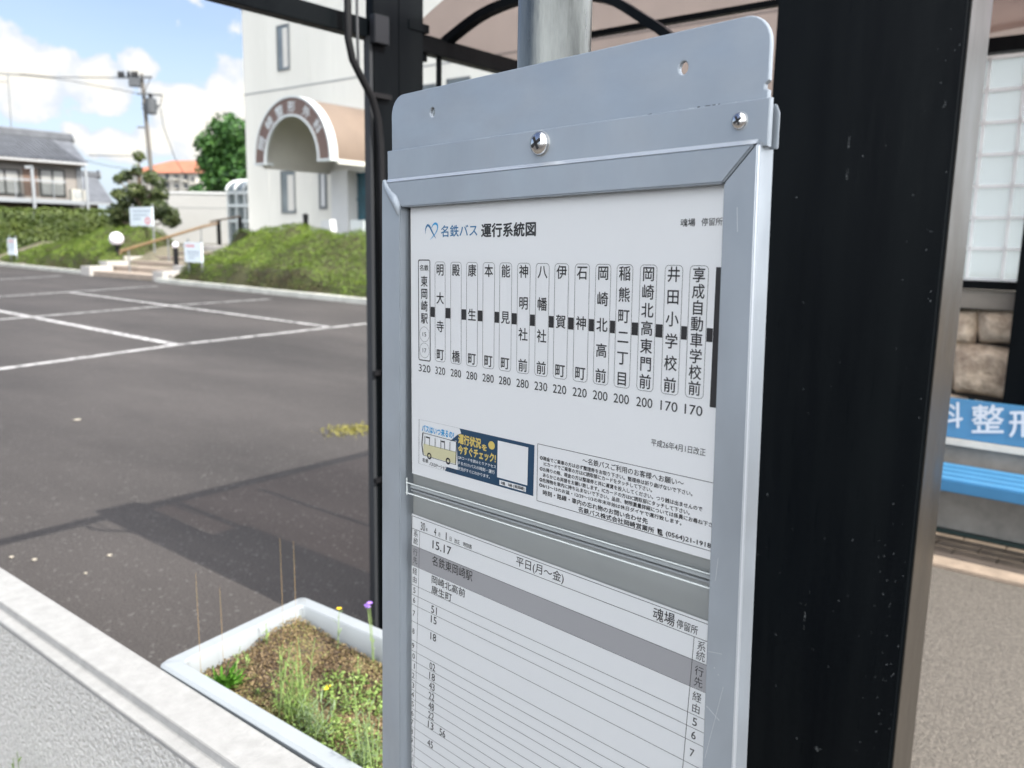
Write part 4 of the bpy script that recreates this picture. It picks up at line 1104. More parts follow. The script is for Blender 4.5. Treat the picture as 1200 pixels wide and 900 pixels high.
sw = thing('stone_wall', 'rough brown stone wall with grey coping behind the blue bench', 'wall', (5.25, 0.5, 0))
ctop = gz0 - 0.055; cb = on_x(1130, 361, 5.1)[2]
MB().box(5.09, -1.6, cb, 5.45, 2.0, ctop).build('coping', mat('coping concrete', (0.21, 0.19, 0.16), 0.9, var=(5, .15), bump=(60, .3, .004)), sw, bevel=0.006)
MB().box(5.20, -1.6, 0, 5.42, 2.0, cb - 0.002).build('mortar_core', mat('dark mortar', (0.02, 0.017, 0.014), 0.95), sw)
bmx = MB()
zrow = [cb - 0.004, cb - 0.205, cb - 0.50, cb - 0.76, cb - 1.02, 0.0]
offs = [[1.95, 1.45, 1.16, 0.905, 0.62, 0.2, -.3, -.8, -1.5], [1.95, 1.5, 1.02, 0.655, .25, -.2, -.7, -1.5], [1.95, 1.6, 1.22, 0.87, 0.55, .1, -.4, -.9, -1.5], [1.95, 1.4, .95, .5, 0, -.5, -1.5], [1.95, 1.5, 1.1, .7, .2, -.4, -1.5]]
for r in range(5):
    for a, b in zip(offs[r][:-1], offs[r][1:]):
        n = 10; vs = []
        for i in range(n + 1):
            for j in range(n + 1):
                u = i / n; v = j / n; uu = 2 * u - 1; vv = 2 * v - 1
                g = max(0.0, 1 - abs(uu) ** 5) * max(0.0, 1 - abs(vv) ** 5)
                ir = 0.018
                y = a + (b - a) * u; z = zrow[r] + (zrow[r + 1] - zrow[r]) * v
                y += ir * math.sin(9 * z + 31 * r + a * 17) * (0.7 if 0 < i < n else 1.0); z += ir * 0.9 * math.sin(8 * y + 5 * r + 2)
                if i in (0, n): y += (-0.007 if i == 0 else 0.007)
                if j in (0, n): z += (-0.006 if j == 0 else 0.006)
                x = 5.205 - 0.085 * g - 0.02 * math.sin(13 * y + r) * math.sin(11 * z + a * 5) * g
                vs.append((x, y, z))
        bmx.add(vs, [(i * (n + 1) + j, i * (n + 1) + j + 1, (i + 1) * (n + 1) + j + 1, (i + 1) * (n + 1) + j) for i in range(n) for j in range(n)])
bmx.build('stones', M_stone, sw, smooth=True, fix=False)

bench = thing('bench', 'blue bench with white lettering on its backrest in front of the stone wall', 'bench', (4.7, 0.3, 0))
BY0, BY1 = -0.9, 1.45
sf = (EYE - on_x(1106, 561, 4.49)[2])
zs_f = on_x(1106, 561, 4.49)[2]; zs_b = on_x(1106, 541, 4.86)[2]; zlow = on_x(1103, 575, 4.49)[2]
mb = MB()
for i in range(4):
    xa = 4.49 + 0.0925 * i + (0.002 if i else 0); xb = 4.49 + 0.0925 * (i + 1) - 0.004
    mb.box(xa, BY0, zlow if i == 0 else zs_f - 0.03, xb, BY1, zs_f + (zs_b - zs_f) * (i + .5) / 4)
mb.build('seat', M_blueseat, bench, bevel=0.006)
zb0 = on_x(1108, 512, 4.90)[2]; zb1 = on_x(1114, 466.5, 4.93)[2]
back = MB().prism([(4.90, BY0, zb0), (4.925, BY0, zb0), (4.955, BY0, zb1), (4.93, BY0, zb1)], (0, BY1 - BY0, 0)).build('backrest', M_bluep, bench, bevel=0.004)
MB().box(4.893, BY0, zb0 - 0.036, 4.93, BY1, zb0 - 0.002).build('backrest_edge', M_trim, bench)  # cream tone puts sunlight into the tan edge under the backrest
MB().box(4.957, BY0, 0.03, 4.9635, BY1, zb0 + 0.06).build('rear_panel', M_conc, bench)
MB().box(4.915, BY0, 0.014, 4.955, BY1, 0.030).build('floor_channel', mat('dark green channel', (0.01, 0.03, 0.028), 0.6), bench)
for y in (1.03, -0.6):
    MB().box(4.60, y - .02, 0.012, 4.64, y + .02, zs_f - 0.035).box(4.55, y - .02, zs_f - 0.07, 4.84, y + .02, zs_f - 0.036).box(4.83, y - .02, 0.012, 4.87, y + .02, zb0 - 0.04).build('leg', M_frame, bench, bevel=0.003)
lt = MB()


def on_back(px, py):
    # pixel measured on the backrest plane
    d = ray(px, py); n_ = np.array([zb1 - zb0, 0, -0.03]); p0 = np.array([4.898, 0, zb0 - EYE]); k = (p0 @ n_) / (d @ n_); return d * k + np.array([0, 0, EYE])


nrm_ = np.array([-(zb1 - zb0), 0, 0.03]); nrm_ /= np.linalg.norm(nrm_)
for ch, (xa, xb, yt, yb) in (('科', (1097, 1128, 472, 501)), ('整', (1139, 1176, 475, 507)), ('形', (1183, 1220, 481, 512)), ('外', (1230, 1268, 486, 518))):
    a = on_back(xa, yb); b = on_back(xb, yb); c = on_back(xa, yt)
    put_text(lt, ch, (0, 1, 0, 1), lambda u, v, a=a, b=b, c=c: a + (b - a) * u + (c - a) * v + nrm_ * 0.0015, 0.014, 3)
lt.build('lettering', M_whitep, back, fix=False)
# ---------------------------------------------------------------- white clinic building
bx = 20.2
bld = thing('clinic_building', 'tall off white panel building with slit windows and a brown arched entrance canopy', 'building', (bx, 22, 1.0))
ytop = on_x(284, 11, bx); yl = 30.05; ztop = ytop[2]
MB().box(bx, 2, 0.8, bx + 14, yl, ztop).build('wall', M_bldg, bld)
MB().box(bx - 0.05, 2, ztop + 0.003, bx + 14.05, yl + 0.05, ztop + 0.10).build('parapet_cap', M_groove, bld)
mb = MB(); zg = on_x(287, 111, bx)[2]
mb.box(bx - 0.012, 2, zg - 0.035, bx - 0.002, yl - .01, zg + 0.02)
mb.build('panel_joint', M_groove, bld)
mb = MB()
for yv in (28.6, 26.0, 24.6, 22.1, 20.3):
    mb.box(bx - 0.008, yv - 0.012, 1.0, bx - 0.002, yv + 0.012, zg - .05); mb.box(bx - 0.008, yv - 0.012, zg + .05, bx - 0.002, yv + 0.012, ztop)
mb.build('panel_joint', mat('faint joint', (0.55, 0.55, 0.505), .8), bld)


def window(x0, y0, z0, y1, z1, parent, glass=M_glass, fr=0.035):
    ya, yb = sorted((y0, y1)); za, zb_ = sorted((z0, z1))
    mb = MB(); d = 0.05
    mb.box(x0 - d, ya, za, x0 - .004, ya + fr, zb_); mb.box(x0 - d, yb - fr, za, x0 - .004, yb, zb_); mb.box(x0 - d, ya + fr, zb_ - fr, x0 - .004, yb - fr, zb_); mb.box(x0 - d, ya + fr, za, x0 - .004, yb - fr, za + fr)
    f = mb.build('window', M_frame, parent)
    MB().box(x0 - 0.018, ya + fr, za + fr, x0 - 0.003, yb - fr, zb_ - fr).build('pane', glass, f)
    return f


for (xa, ya, xb, yb) in ((324.5, 30, 340.5, 81), (329.5, 201, 347.5, 250)):
    a = on_x(xa, ya, bx); b = on_x(xb, yb, bx); f = window(bx, a[1], (a[2] + on_x(xb, ya - 2, bx)[2]) / 2, b[1], b[2], bld)
    MB().box(bx - 0.012, min(a[1], b[1]) + .12, b[2] + .1, bx - 0.019, min(a[1], b[1]) + (a[1] - b[1]) * .55, a[2] - .15).build('blind', M_soffit, f)
for xa, xb, yt in ((491, 512, 100.5), (524, 552, 93)):
    a = on_x(xa, yt, bx); b = on_x(xb, yt, bx); window(bx, a[1], a[2], b[1], a[2] - 1.5, bld)
# narrow side light left of the entrance
a = on_x(374, 197, bx); b = on_x(384, 245, bx); window(bx, a[1], a[2] - .05, b[1], b[2], bld, M_bldgsh, .10)
# entrance: doors and flanking wall under the canopy
a = on_x(408, 204, bx); b = on_x(438, 292, bx)
door = MB().box(bx - 0.05, b[1], 1.0, bx - .004, a[1], a[2]).build('entrance_door', M_doorgl, bld)
mb = MB()
for f_ in (0, .32, .5, .98): yy = a[1] + (b[1] - a[1]) * f_; mb.box(bx - 0.09, yy - .05, 1.0, bx - 0.052, yy + .05, a[2])
mb.box(bx - .09, b[1], a[2] - .09, bx - .052, a[1], a[2] + .02); mb.box(bx - .088, b[1], a[2] - .95, bx - .053, a[1], a[2] - .85)
mb.build('door_frame', M_doorgl, door)
p = on_x(395.5, 217, bx); MB().lathe((bx - .003, p[1], p[2]), (-1, 0, 0), [(0, .17), (.08, .17), (.12, .10), (.13, 0)], 20).build('wall_lamp', M_frame, bld, smooth=True)
# entrance side wall (projecting pier)
a = on_x(387, 199, 19.4); b = on_x(408, 199, 19.4)
MB().box(bx - 0.5, on_x(407.5, 240, bx - .5)[1], 0.9, bx - 0.002, on_x(388.5, 240, bx - .5)[1], 3.82).build('entrance_pier', M_bldgsh, bld)
# canopy: half barrel along x
cx0 = 17.0; yl_, yr_ = 24.87, 20.92; cy = (yl_ + yr_) / 2; R_o = (yl_ - yr_) / 2; zf = 3.90; zc = zf
can = None


def arc(r, rz, n=36): return [(cy + r * math.cos(math.pi * i / n), zc + rz * math.sin(math.pi * i / n)) for i in range(n + 1)]


def arch_ring(mb, x0, x1, ro, zo, ri, zi, n=36):
    A = arc(ro, zo, n); B = arc(ri, zi, n); vs = [(x, *q) for x in (x0, x1) for P_ in (A, B) for q in P_]; k = n + 1
    fs = []
    for i in range(n):
        fs += [(i, i + 1, k + i + 1, k + i), (2 * k + i, 3 * k + i, 3 * k + i + 1, 2 * k + i + 1), (i, 2 * k + i, 2 * k + i + 1, i + 1), (k + i, k + i + 1, 3 * k + i + 1, 3 * k + i)]
    fs += [(0, k, 3 * k, 2 * k), (k - 1, 3 * k - 1, 4 * k - 1, 2 * k - 1)]
    mb.add(vs, fs)


RZ = 1.99
mb = MB(); arch_ring(mb, cx0 + 0.30, bx - 0.003, R_o - 0.06, RZ - 0.06, R_o - 0.14, RZ - 0.14); can = mb.build('canopy_shell', M_canopy, bld, smooth=True)
mb = MB(); arch_ring(mb, cx0 + 0.06, bx - 0.006, R_o - 0.15, RZ - 0.15, R_o - 0.19, RZ - 0.19); mb.build('canopy_lining', M_soffit, can, smooth=True)
mb = MB(); arch_ring(mb, cx0, cx0 + 0.30, R_o, RZ, R_o - 0.055, RZ - 0.055); arch_ring(mb, cx0, cx0 + .1, R_o - 0.55, RZ - 0.55, R_o - 0.62, RZ - 0.62)
mb.box(cx0, yl_ - .66, zf - .07, cx0 + .3, yl_, zf - .002); mb.box(cx0, yr_, zf - .07, cx0 + .3, yr_ + .66, zf - .002)
mb.build('canopy_rim', M_white, can, smooth=True)
mb = MB(); arch_ring(mb, cx0 + 0.03, cx0 + 0.08, R_o - 0.052, RZ - 0.052, R_o - 0.56, RZ - 0.56); band = mb.build('sign_band', M_brownband, can, smooth=True)
lt = MB()
for ch, ang in zip('岡崎整形外科', (158, 131, 109, 87, 60, 36)):
    am = math.radians(ang); rm = R_o - 0.33; zm = RZ - 0.33
    def arcfn(u, v, am=am):
        t = am - (u - 0.5) * 0.225; q = (v - 0.5) * 0.33
        return (cx0 + 0.022, cy - (rm + .03 + q) * math.cos(t), zc + (zm + q) * math.sin(t))
    put_text(lt, ch, (0, 1, 0, 1), arcfn, 0.02, 2)
lt.build('arch_lettering', M_white, band, fix=False)
# flat soffit slab edges and the right hand support
MB().box(cx0 + 0.32, yl_ - .16, zf - .14, bx - .004, yl_ - .02, zf - .003).build('canopy_edge_beam', M_soffit, can)
MB().box(cx0 + 0.32, yr_ + .02, zf - .14, bx - .004, yr_ + .16, zf - .003).build('canopy_edge_beam', M_soffit, can)
# notice stand in front of the door
st_ = on_x(411, 258, 18.6); s2 = on_x(427, 288, 18.6)
stand = thing('standing_board', 'plain white standing board beside the entrance door of the clinic', 'board', (18.6, st_[1], 1.0))
MB().box(18.58, s2[1], s2[2], 18.64, st_[1], st_[2]).build('panel', M_white, stand, bevel=.01)
MB().box(18.60, s2[1] + .03, .95, 18.63, s2[1] + .07, s2[2] - .002).build('leg', M_frame, stand)
MB().box(18.60, st_[1] - .07, .95, 18.63, st_[1] - .03, s2[2] - .002).build('leg', M_frame, stand)
cr = on_x(382, 275, 18.0)
MB().prism([(18, cr[1] - .35, .95), (18, cr[1] + .35, .95), (18, cr[1] + .25, 2.05), (18, cr[1] - .2, 2.1)], (.25, 0, 0)).build('x', M_bldgsh).name = 'planter_stone'
tag(bpy.data.objects['planter_stone'], 'pale upright stone block between hedge and clinic entrance', 'stone block')
for yy in (18.4, 22.87):
    pass
bp = on_x(358, 250, 17.5); bb = thing('bollard_light', 'black bollard light on top of the right azalea mound', 'bollard', (17.5, bp[1], 1.4), 'black bollard lights along the path')
MB().tube([(17.5, bp[1], 1.2), (17.5, bp[1], bp[2] - .12)], .085, 14).build('column', M_cable, bb, smooth=True); MB().lathe((17.5, bp[1], bp[2] - .118), (0, 0, 1), [(0, .09), (.09, .095), (.11, .03), (.115, 0)], 14).build('cap', M_recess, bb, smooth=True)
# glazed porch at the building's left
pb_ = thing('glazed_porch', 'small white framed glazed porch with curved roof at the left corner of the clinic', 'porch', (24, 36.3, 1.5))
ya, yb = 37.35, 35.2; z0, z1 = 1.0, on_x(270, 226, 24)[2]
mb = MB()
for k in range(4):
    y = ya + (yb - ya) * k / 3; mb.box(23.95, y - .06, z0, 24.05, y + .06, z1)
for z in (z1, z1 - .62, z1 - 1.35, z0 + .1): mb.box(23.94, yb, z - .07, 24.06, ya, z + .07)
fr = mb.build('frame', M_white, pb_)
MB().box(24.06, yb, z0, 24.09, ya, z1 - .08).build('glazing', M_glass, pb_)
ztop_ = on_x(272, 212, 24)[2]
mb = MB(); n = 10; vs = []
for i in range(n + 1):
    a_ = math.pi / 2 * i / n; xx = 24.9 - .95 * math.cos(a_); zz = z1 + .08 + (ztop_ - z1) * math.sin(a_)
    for y in (yb, ya): vs.append((xx, y, zz))
mb.add(vs, [(2 * i, 2 * i + 1, 2 * i + 3, 2 * i + 2) for i in range(n)]); mb.build('curved_roof', M_glass, pb_, fix=False)
mb = MB()
for k in range(4):
    y = ya + (yb - ya) * k / 3; mb.tube([(24.88 - .97 * math.cos(math.pi / 2 * i / n), y, z1 + .09 + (ztop_ - z1) * math.sin(math.pi / 2 * i / n)) for i in range(n + 1)], .06, 6)
mb.build('roof_bar', M_white, pb_)
# low white outbuilding
ob = thing('white_outbuilding', 'long low blank white walled building left of the clinic', 'building', (26, 43, 1))
a = at_d(176, 226, 45); b = at_d(272, 227, 45); d = (b - a); d[2] = 0; d /= np.linalg.norm(d); nrm = np.array([-d[1], d[0], 0]); nrm = nrm if nrm @ a > 0 else -nrm
MB().prism([(*(a - d * .2)[:2], .5), (*(b + d * 1.0)[:2], .5), (*(b + d * 1.0 + nrm * 5)[:2], .5), (*(a - d * .2 + nrm * 5)[:2], .5)], (0, 0, a[2] - .5)).build('wall', mat('white blank wall', (0.31, 0.31, 0.30), .8, var=(.5, .05)), ob)
MB().prism([(*(a - d * .25 - nrm * .05)[:2], a[2]), (*(b + d * 1.05 - nrm * .05)[:2], a[2]), (*(b + d * 1.05 + nrm * 5)[:2], a[2]), (*(a - d * .25 + nrm * 5)[:2], a[2])], (0, 0, .1)).build('coping', M_bldgsh, ob)
q = a + d * 1.6 - nrm * .0; MB().prism([(*(a - nrm * .012)[:2], a[2] - .75), (*(b + d - nrm * .012)[:2], a[2] - .75), (*(b + d - nrm * .002)[:2], a[2] - .75), (*(a - nrm * .002)[:2], a[2] - .75)], (0, 0, .03)).build('wall_joint', M_groove, ob)

# ---------------------------------------------------------------- steps, handrail, lamps, notices
stt = thing('entrance_steps', 'broad shallow steps with white stepped side walls leading up from the parking lot', 'steps', (15, 28.7, 0))
n = 5; run = 0.86; rise = 0.185
st0_ = 14.25
msl = [MB(), MB()]
for i in range(n):
    x0 = st0_ + i * run; z = rise * (i + 1) * 0.92
    o = MB().box(x0, 26.55 + i * .25, 0.0, x0 + run + .3, 31.0 + i * .25, z).build('step', M_step, stt)
    for ms, (ya, yb) in zip(msl, ((30.9 + i * .42, 31.6 + i * .42), (25.85 + i * .25, 26.5 + i * .25))):
        ms.box(x0 - 0.12, ya, 0, x0 + run - .125, yb, z + 0.16)
[ms.build('side_wall', M_stepw, stt) for ms in msl]
MB().box(18.3, 28.2, 0.5, 20.0, 32.0, 1.10).build('landing', M_stepw, stt)
hr = thing('handrail', 'wooden handrail on three steel posts beside the steps', 'handrail', (15.5, 29.5, 0))
A_, B_ = on_x(141, 294.5, 14.6), on_x(238, 265.5, 18.2)
mb = MB(); mb.tube([A_ + np.array([0, 0, -.1]), A_, B_, on_x(254, 262, 19.3)], .055, 8); mb.build('rail', M_wood, hr, smooth=True)
for f_, px in ((.09, 153), (.55, 196), (.97, 237)):
    p = A_ + (B_ - A_) * f_; MB().tube([(p[0], p[1], 0.0), p], .028, 8).build('post', M_frame, hr, smooth=True)
hr2 = thing('path_rail', 'low rail with dark posts along the upper path toward the porch', 'handrail', (21, 34, 1))
pA, pB, pC = on_x(246, 260, 20.2), on_x(256, 258, 21), on_x(281, 253.5, 23)
MB().tube([pA, pB, pC], .04, 8).build('rail', M_wood, hr2, smooth=True)
for p in (pB, pC): MB().tube([(p[0], p[1], .9), (p[0], p[1], p[2] - .03)], .09, 10).build('post', M_cable, hr2, smooth=True)
# globe lamp
gp = on_x(136.5, 280, 15.7)
gl = thing('globe_lamp', 'round white globe lamp standing in the left azalea mound', 'lamp', (gp[0], gp[1], .3))
MB().ball(gp, .26, 24, 16).build('globe', M_globe, gl, smooth=True); MB().lathe((gp[0], gp[1], .3), (0, 0, 1), [(0, .06), (gp[2] - .3 - .28, .06), (gp[2] - .3 - .25, .16), (gp[2] - .3 - .21, .16), (gp[2] - .3 - .205, .02)], 14).build('stem', M_cable, gl, smooth=True)
lp = on_x(205.5, 288, 15.4)
lg = thing('bollard_light', 'short dark path light with a white head beside the steps', 'bollard', (lp[0], lp[1], .2), 'black bollard lights along the path')
MB().tube([(lp[0], lp[1], .2), (lp[0], lp[1], lp[2] - .08)], .085, 12).build('column', M_cable, lg, smooth=True); MB().ball((lp[0], lp[1], lp[2] + .02), .11, 14, 10).build('head', M_globe, lg, smooth=True)


def notice(name, label, x, q0, q1, posts, marks):
    a = on_x(*q0, x); b = on_x(*q1, x); t = thing(name, label, 'notice', (x, (a[1] + b[1]) / 2, 0), 'notice boards by the parking lot')
    pn = MB().box(x, b[1], b[2], x + .04, a[1], a[2]).build('panel', M_signw, t, bevel=.006)
    for y in ([(a[1] - .12), (b[1] + .12)] if posts == 2 else [(a[1] + b[1]) / 2]): MB().tube([(x + .07, y, 0), (x + .07, y, a[2] + (.12 if posts == 2 else -.05))], .035, 8).build('post', M_frame, t, smooth=True)
    W_ = a[1] - b[1]; H_ = a[2] - b[2]
    for m_, lst in marks:
        mb = MB()
        for (u0, u1, v0, v1) in lst:
            nn = max(2, int((u1 - u0) * 22))
            for k in range(nn):
                ua = u0 + (u1 - u0) * (k + .08) / nn; ub = u0 + (u1 - u0) * (k + .8) / nn
                mb.quad((x - .004, a[1] - W_ * ua, a[2] - H_ * v0), (x - .004, a[1] - W_ * ub, a[2] - H_ * v0), (x - .004, a[1] - W_ * ub, a[2] - H_ * v1), (x - .004, a[1] - W_ * ua, a[2] - H_ * v1))
        mb.build('print', m_, pn, fix=False)
    return t, a, b


t, a, b = notice('notice_board', 'large white notice board with a red ring mark in front of the dark tree', 17.0, (151.5, 243), (179.5, 265), 2, [(M_fadeink, [(.13, .92, .16, .25), (.15, .8, .38, .46), (.13, .5, .58, .66)])])
mb = MB(); ring(lambda u, v: (16.994, u, v), mb, circ(b[1] + (a[1] - b[1]) * .22, b[2] + (a[2] - b[2]) * .28, .20, .13, 20), circ(b[1] + (a[1] - b[1]) * .22, b[2] + (a[2] - b[2]) * .28, .12, .07, 20)); mb.build('ring_mark', M_red, t, fix=False)
notice('notice_board', 'small white notice with a red heading among the azaleas right of the steps', 14.3, (215.5, 284), (237, 308), 2, [(M_red, [(.1, .6, .12, .22)]), (M_fadeink, [(.15, .88, .44, .52), (.2, .85, .6, .66), (.2, .6, .76, .82)])])
notice('notice_board', 'narrow white notice at the far left end of the left azalea mound', 15.6, (8, 279.5), (19, 299), 2, [(M_red, [(.15, .85, .12, .2)]), (M_fadeink, [(.15, .85, .3, .36), (.15, .85, .46, .52), (.15, .7, .62, .68)])])


# ---------------------------------------------------------------- clipped shrubs
def mound_hedge(name, label, f, xr, yr, n, size, leafm, group, seed=1, brown=True):
    """f(x, y) gives the top of the clipped mass; leaves lie on it and just under it"""
    rs = np.random.RandomState(seed)
    x = rs.uniform(*xr, n * 3); y = rs.uniform(*yr, n * 3); h = np.array([f(a, b) for a, b in zip(x, y)])
    eps = .08; hx = np.array([f(a + eps, b) for a, b in zip(x, y)]); hy = np.array([f(a, b + eps) for a, b in zip(x, y)])
    ok = h > 0.12; gx = (hx - h) / eps; gy = (hy - h) / eps
    wgt = np.sqrt(1 + np.minimum(gx ** 2 + gy ** 2, 25)); ok &= rs.uniform(0, 5.2, len(x)) < wgt
    x, y, h, gx, gy = (q[ok][:n] for q in (x, y, h, gx, gy))
    nr = np.c_[-gx, -gy, np.ones(len(x))]; nr /= np.linalg.norm(nr, axis=1)[:, None]
    P_ = np.c_[x, y, h]; P_ = P_ + nr * rs.normal(0, .025, len(x))[:, None]
    P_ = P_ + nr * (0.06 * vnoise(P_, 1.6, seed) + .045 * vnoise(P_, 4, seed + 3))[:, None]
    P_[:, 2] = np.maximum(P_[:, 2] - rs.exponential(.03, len(x)), 0.05)
    t = thing(name, label, 'hedge', (np.mean(xr), np.mean(yr), 0), group)
    v, q = leaves(P_, nr, size, .6, .42, rs)
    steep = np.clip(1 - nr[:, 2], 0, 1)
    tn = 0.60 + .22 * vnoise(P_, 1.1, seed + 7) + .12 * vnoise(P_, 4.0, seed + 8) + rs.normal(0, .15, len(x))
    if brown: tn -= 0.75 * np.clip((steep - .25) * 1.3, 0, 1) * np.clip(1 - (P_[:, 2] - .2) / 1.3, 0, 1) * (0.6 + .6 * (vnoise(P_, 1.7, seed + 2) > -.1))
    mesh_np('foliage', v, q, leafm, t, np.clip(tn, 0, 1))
    # dark inner mass of twigs, just under the leaves
    nx_, ny__ = 40, 60; vs = []
    for i in range(nx_):
        for j in range(ny__):
            a_ = xr[0] + (xr[1] - xr[0]) * i / (nx_ - 1); b_ = yr[0] + (yr[1] - yr[0]) * j / (ny__ - 1); vs.append((a_, b_, max(-.05, f(a_, b_) - .10)))
    mb = MB(); mb.add(vs, [(i * ny__ + j, i * ny__ + j + 1, (i + 1) * ny__ + j + 1, (i + 1) * ny__ + j) for i in range(nx_ - 1) for j in range(ny__ - 1)])
    mb.build('twigs', mat('twig mass ' + str(seed), (.035, .035, .012), .95, var=(2.5, .35)), t, fix=False)
    return t


def sst(a, b, x): t = min(1, max(0, (x - a) / (b - a))); return t * t * (3 - 2 * t)


def fR(x, y):
    d = x - KX(y) - .25
    if d < 0: return -1
    front = 0.72 * sst(0, .42, d) + (1.02 + .10 * math.sin(y * .9)) * sst(.25, 3.0, d)
    end = sst(25.7, 24.6, y + .12 * (d - 1)) if d < 2.8 else sst(27.6, 26.0, y)
    back = 1 - .55 * sst(3.0, 4.6, d)
    top = front * back * (.3 + .7 * end) if end > 0 else -1
    top += .06 * math.sin(2.3 * x + 1.7 * y) + .05 * math.sin(3.9 * y - x)
    fall = 1 - .42 * sst(19.5, 16.2, y)
    return top * fall if end > 0.02 else -1


def fL(x, y):
    d = x - KX(y) - .28
    if d < 0: return -1
    e1 = sst(31.2 + .42 * max(0, d) * .45, 32.1 + .42 * max(0, d) * .45, y); e2 = sst(44.6, 43.0, y)
    top = (0.72 * sst(0, .45, d) + 1.05 * sst(.2, 2.4, d)) * (1 - .5 * sst(2.8, 4.4, d))
    top *= (1 - .42 * sst(34.5, 41.5, y))
    top += .06 * math.sin(2.1 * x + 1.5 * y) + .05 * math.sin(3.3 * y - x)
    return top * (.25 + .75 * e1) * (.2 + .8 * e2) if e1 > .02 and e2 > .02 else -1


AG = 'clipped azalea mounds along the kerb'
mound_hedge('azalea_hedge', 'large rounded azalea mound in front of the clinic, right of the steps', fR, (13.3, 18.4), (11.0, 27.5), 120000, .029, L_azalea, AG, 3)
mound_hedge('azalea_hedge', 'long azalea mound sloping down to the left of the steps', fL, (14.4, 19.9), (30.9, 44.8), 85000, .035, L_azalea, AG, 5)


def fB(x, y):
    d = y - 46
    if not (0 <= d <= 1.6) or x < 8 or x > 25: return -1
    return 2.42 + .02 * (x - 16) + .04 * math.sin(3 * x) if .05 < d < 1.55 else .3


# straight clipped hedge: leaves on the front and the top
t = thing('clipped_hedge', 'tall straight clipped hedge below the two storey house', 'hedge', (16, 46.5, 0))
n = 26000; x = nrs.uniform(7, 25, n); u = nrs.rand(n); front = u < .72
z = np.where(front, nrs.uniform(.3, 2.5, n), 2.5 + .02 * (x - 16)); y = np.where(front, 45.9, nrs.uniform(45.9, 47.4, n))
P_ = np.c_[x, y, z]; nr = np.where(front[:, None], [0, -1.0, .25], [0, 0, 1.0]); P_ += nr * nrs.normal(0, .05, n)[:, None] + nr * (.10 * vnoise(P_, 1.8, 4) + .05 * vnoise(P_, 5, 5))[:, None]
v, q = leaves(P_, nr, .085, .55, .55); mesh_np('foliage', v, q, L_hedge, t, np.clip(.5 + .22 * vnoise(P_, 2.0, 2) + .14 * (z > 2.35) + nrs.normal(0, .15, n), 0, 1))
MB().box(7, 46.02, 0, 25, 47.3, 2.40).build('twigs', mat('hedge twig mass', (.02, .025, .01), .95), t)


# ---------------------------------------------------------------- trees
def tree(name, label, base, height, trunk_r, clumps, leafm, nleaf, lsize, seed, group=None, lean=0.0):
    rs = np.random.RandomState(seed); t = thing(name, label, 'tree', base, group); b = np.array(base, float)
    tb = MB(); top = b + np.array([lean, 0, height * .82]); tb.tube([b, b + (top - b) * .35 + np.array([.06, .05, 0]), b + (top - b) * .7, top], [trunk_r, trunk_r * .8, trunk_r * .5, trunk_r * .15], 9)
    for c, r in clumps:
        c = b + np.array(c); f = min(.85, max(.15, (c[2] - b[2]) / height * .7)); p = b + (top - b) * f
        mid = (p + c) / 2 + np.array([0, 0, -.08 * height * .3]); tb.tube([p, mid, c], [trunk_r * .38, trunk_r * .24, trunk_r * .08], 6)
    tb.build('trunk', M_bark, t, smooth=True, fix=False)
    tot = sum(r ** 2 for _, r in clumps); V = []; Q = []; T = []; off = 0
    for c, r in clumps:
        k = int(nleaf * r * r / tot); d = rs.normal(0, 1, (k, 3)); d /= np.linalg.norm(d, axis=1)[:, None]
        rr = r * (1 - .55 * rs.rand(k) ** 2.2); P_ = b + np.array(c) + d * rr[:, None] * np.array([1, 1, .78])
        P_ += d * (r * .22 * vnoise(P_, 3.2 / max(r, .3), seed))[:, None]
        keep = vnoise(P_, 3.0 / max(r, .3), seed + 9) > -.22; P_ = P_[keep]; d = d[keep]
        v, q = leaves(P_, d + np.array([0, 0, .5]), lsize, .55, .7, rs); V.append(v); Q.append(q + off); off += len(v)
        T.append(np.clip(.45 + rs.normal(0, .2, len(P_)) + .2 * vnoise(P_, 2.0, seed + 1) + rs.uniform(-.12, .12), 0, 1))
    mesh_np('crown', np.concatenate(V), np.concatenate(Q), leafm, t, np.concatenate(T)); return t


# cloud pruned holly in front of the house
tx = 21.0; tb_ = on_x(167, 268, tx); S = lambda px, py, dx=0.0: on_x(px, py, tx + dx) - np.array([tx, tb_[1], tb_[2] - .3])
pr = [((163, 184), .36), ((160, 200), .34), ((147, 206), .42), ((139, 210), .34), ((158, 222), .55), ((176, 208), .46), ((186, 213), .4), ((150, 236), .62), ((176, 232), .66), ((188, 228), .5), ((139, 228), .42), ((146, 252), .8), ((166, 252), .8), ((184, 246), .75), ((196, 250), .6), ((201, 258), .5), ((138, 258), .6), ((134, 243), .34)]
tree('pruned_tree', 'dark cloud pruned evergreen tree behind the large notice board', (tx, tb_[1], tb_[2] - .3), 4.1, .17, [(tuple(S(*q, rnd.uniform(-.4, .4))), r * .82) for q, r in pr], L_pine, 15000, .085, 21)
tx2 = 35.0; tb2 = on_x(264, 250, tx2); S2 = lambda px, py, dx: on_x(px, py, tx2 + dx) - np.array([tx2, tb2[1], 0.5])
pr2 = [((266, 146), 1.0), ((254, 152), .85), ((276, 156), 1.2), ((250, 170), 1.1), ((268, 172), 1.6), ((284, 170), 1.5), ((248, 190), 1.1), ((262, 196), 1.6), ((280, 196), 1.8), ((252, 212), 1.1), ((270, 216), 1.6), ((290, 215), 1.6), ((296, 185), 1.6)]
tree('broadleaf_tree', 'tall bright green broadleaf tree against the left side of the clinic', (tx2, tb2[1], .5), 9.2, .32, [(tuple(S2(*q, rnd.uniform(-.8, .8))), r) for q, r in pr2], L_tree, 15000, .19, 33)
tx3 = 42.0; tb3 = on_x(232, 226, tx3)
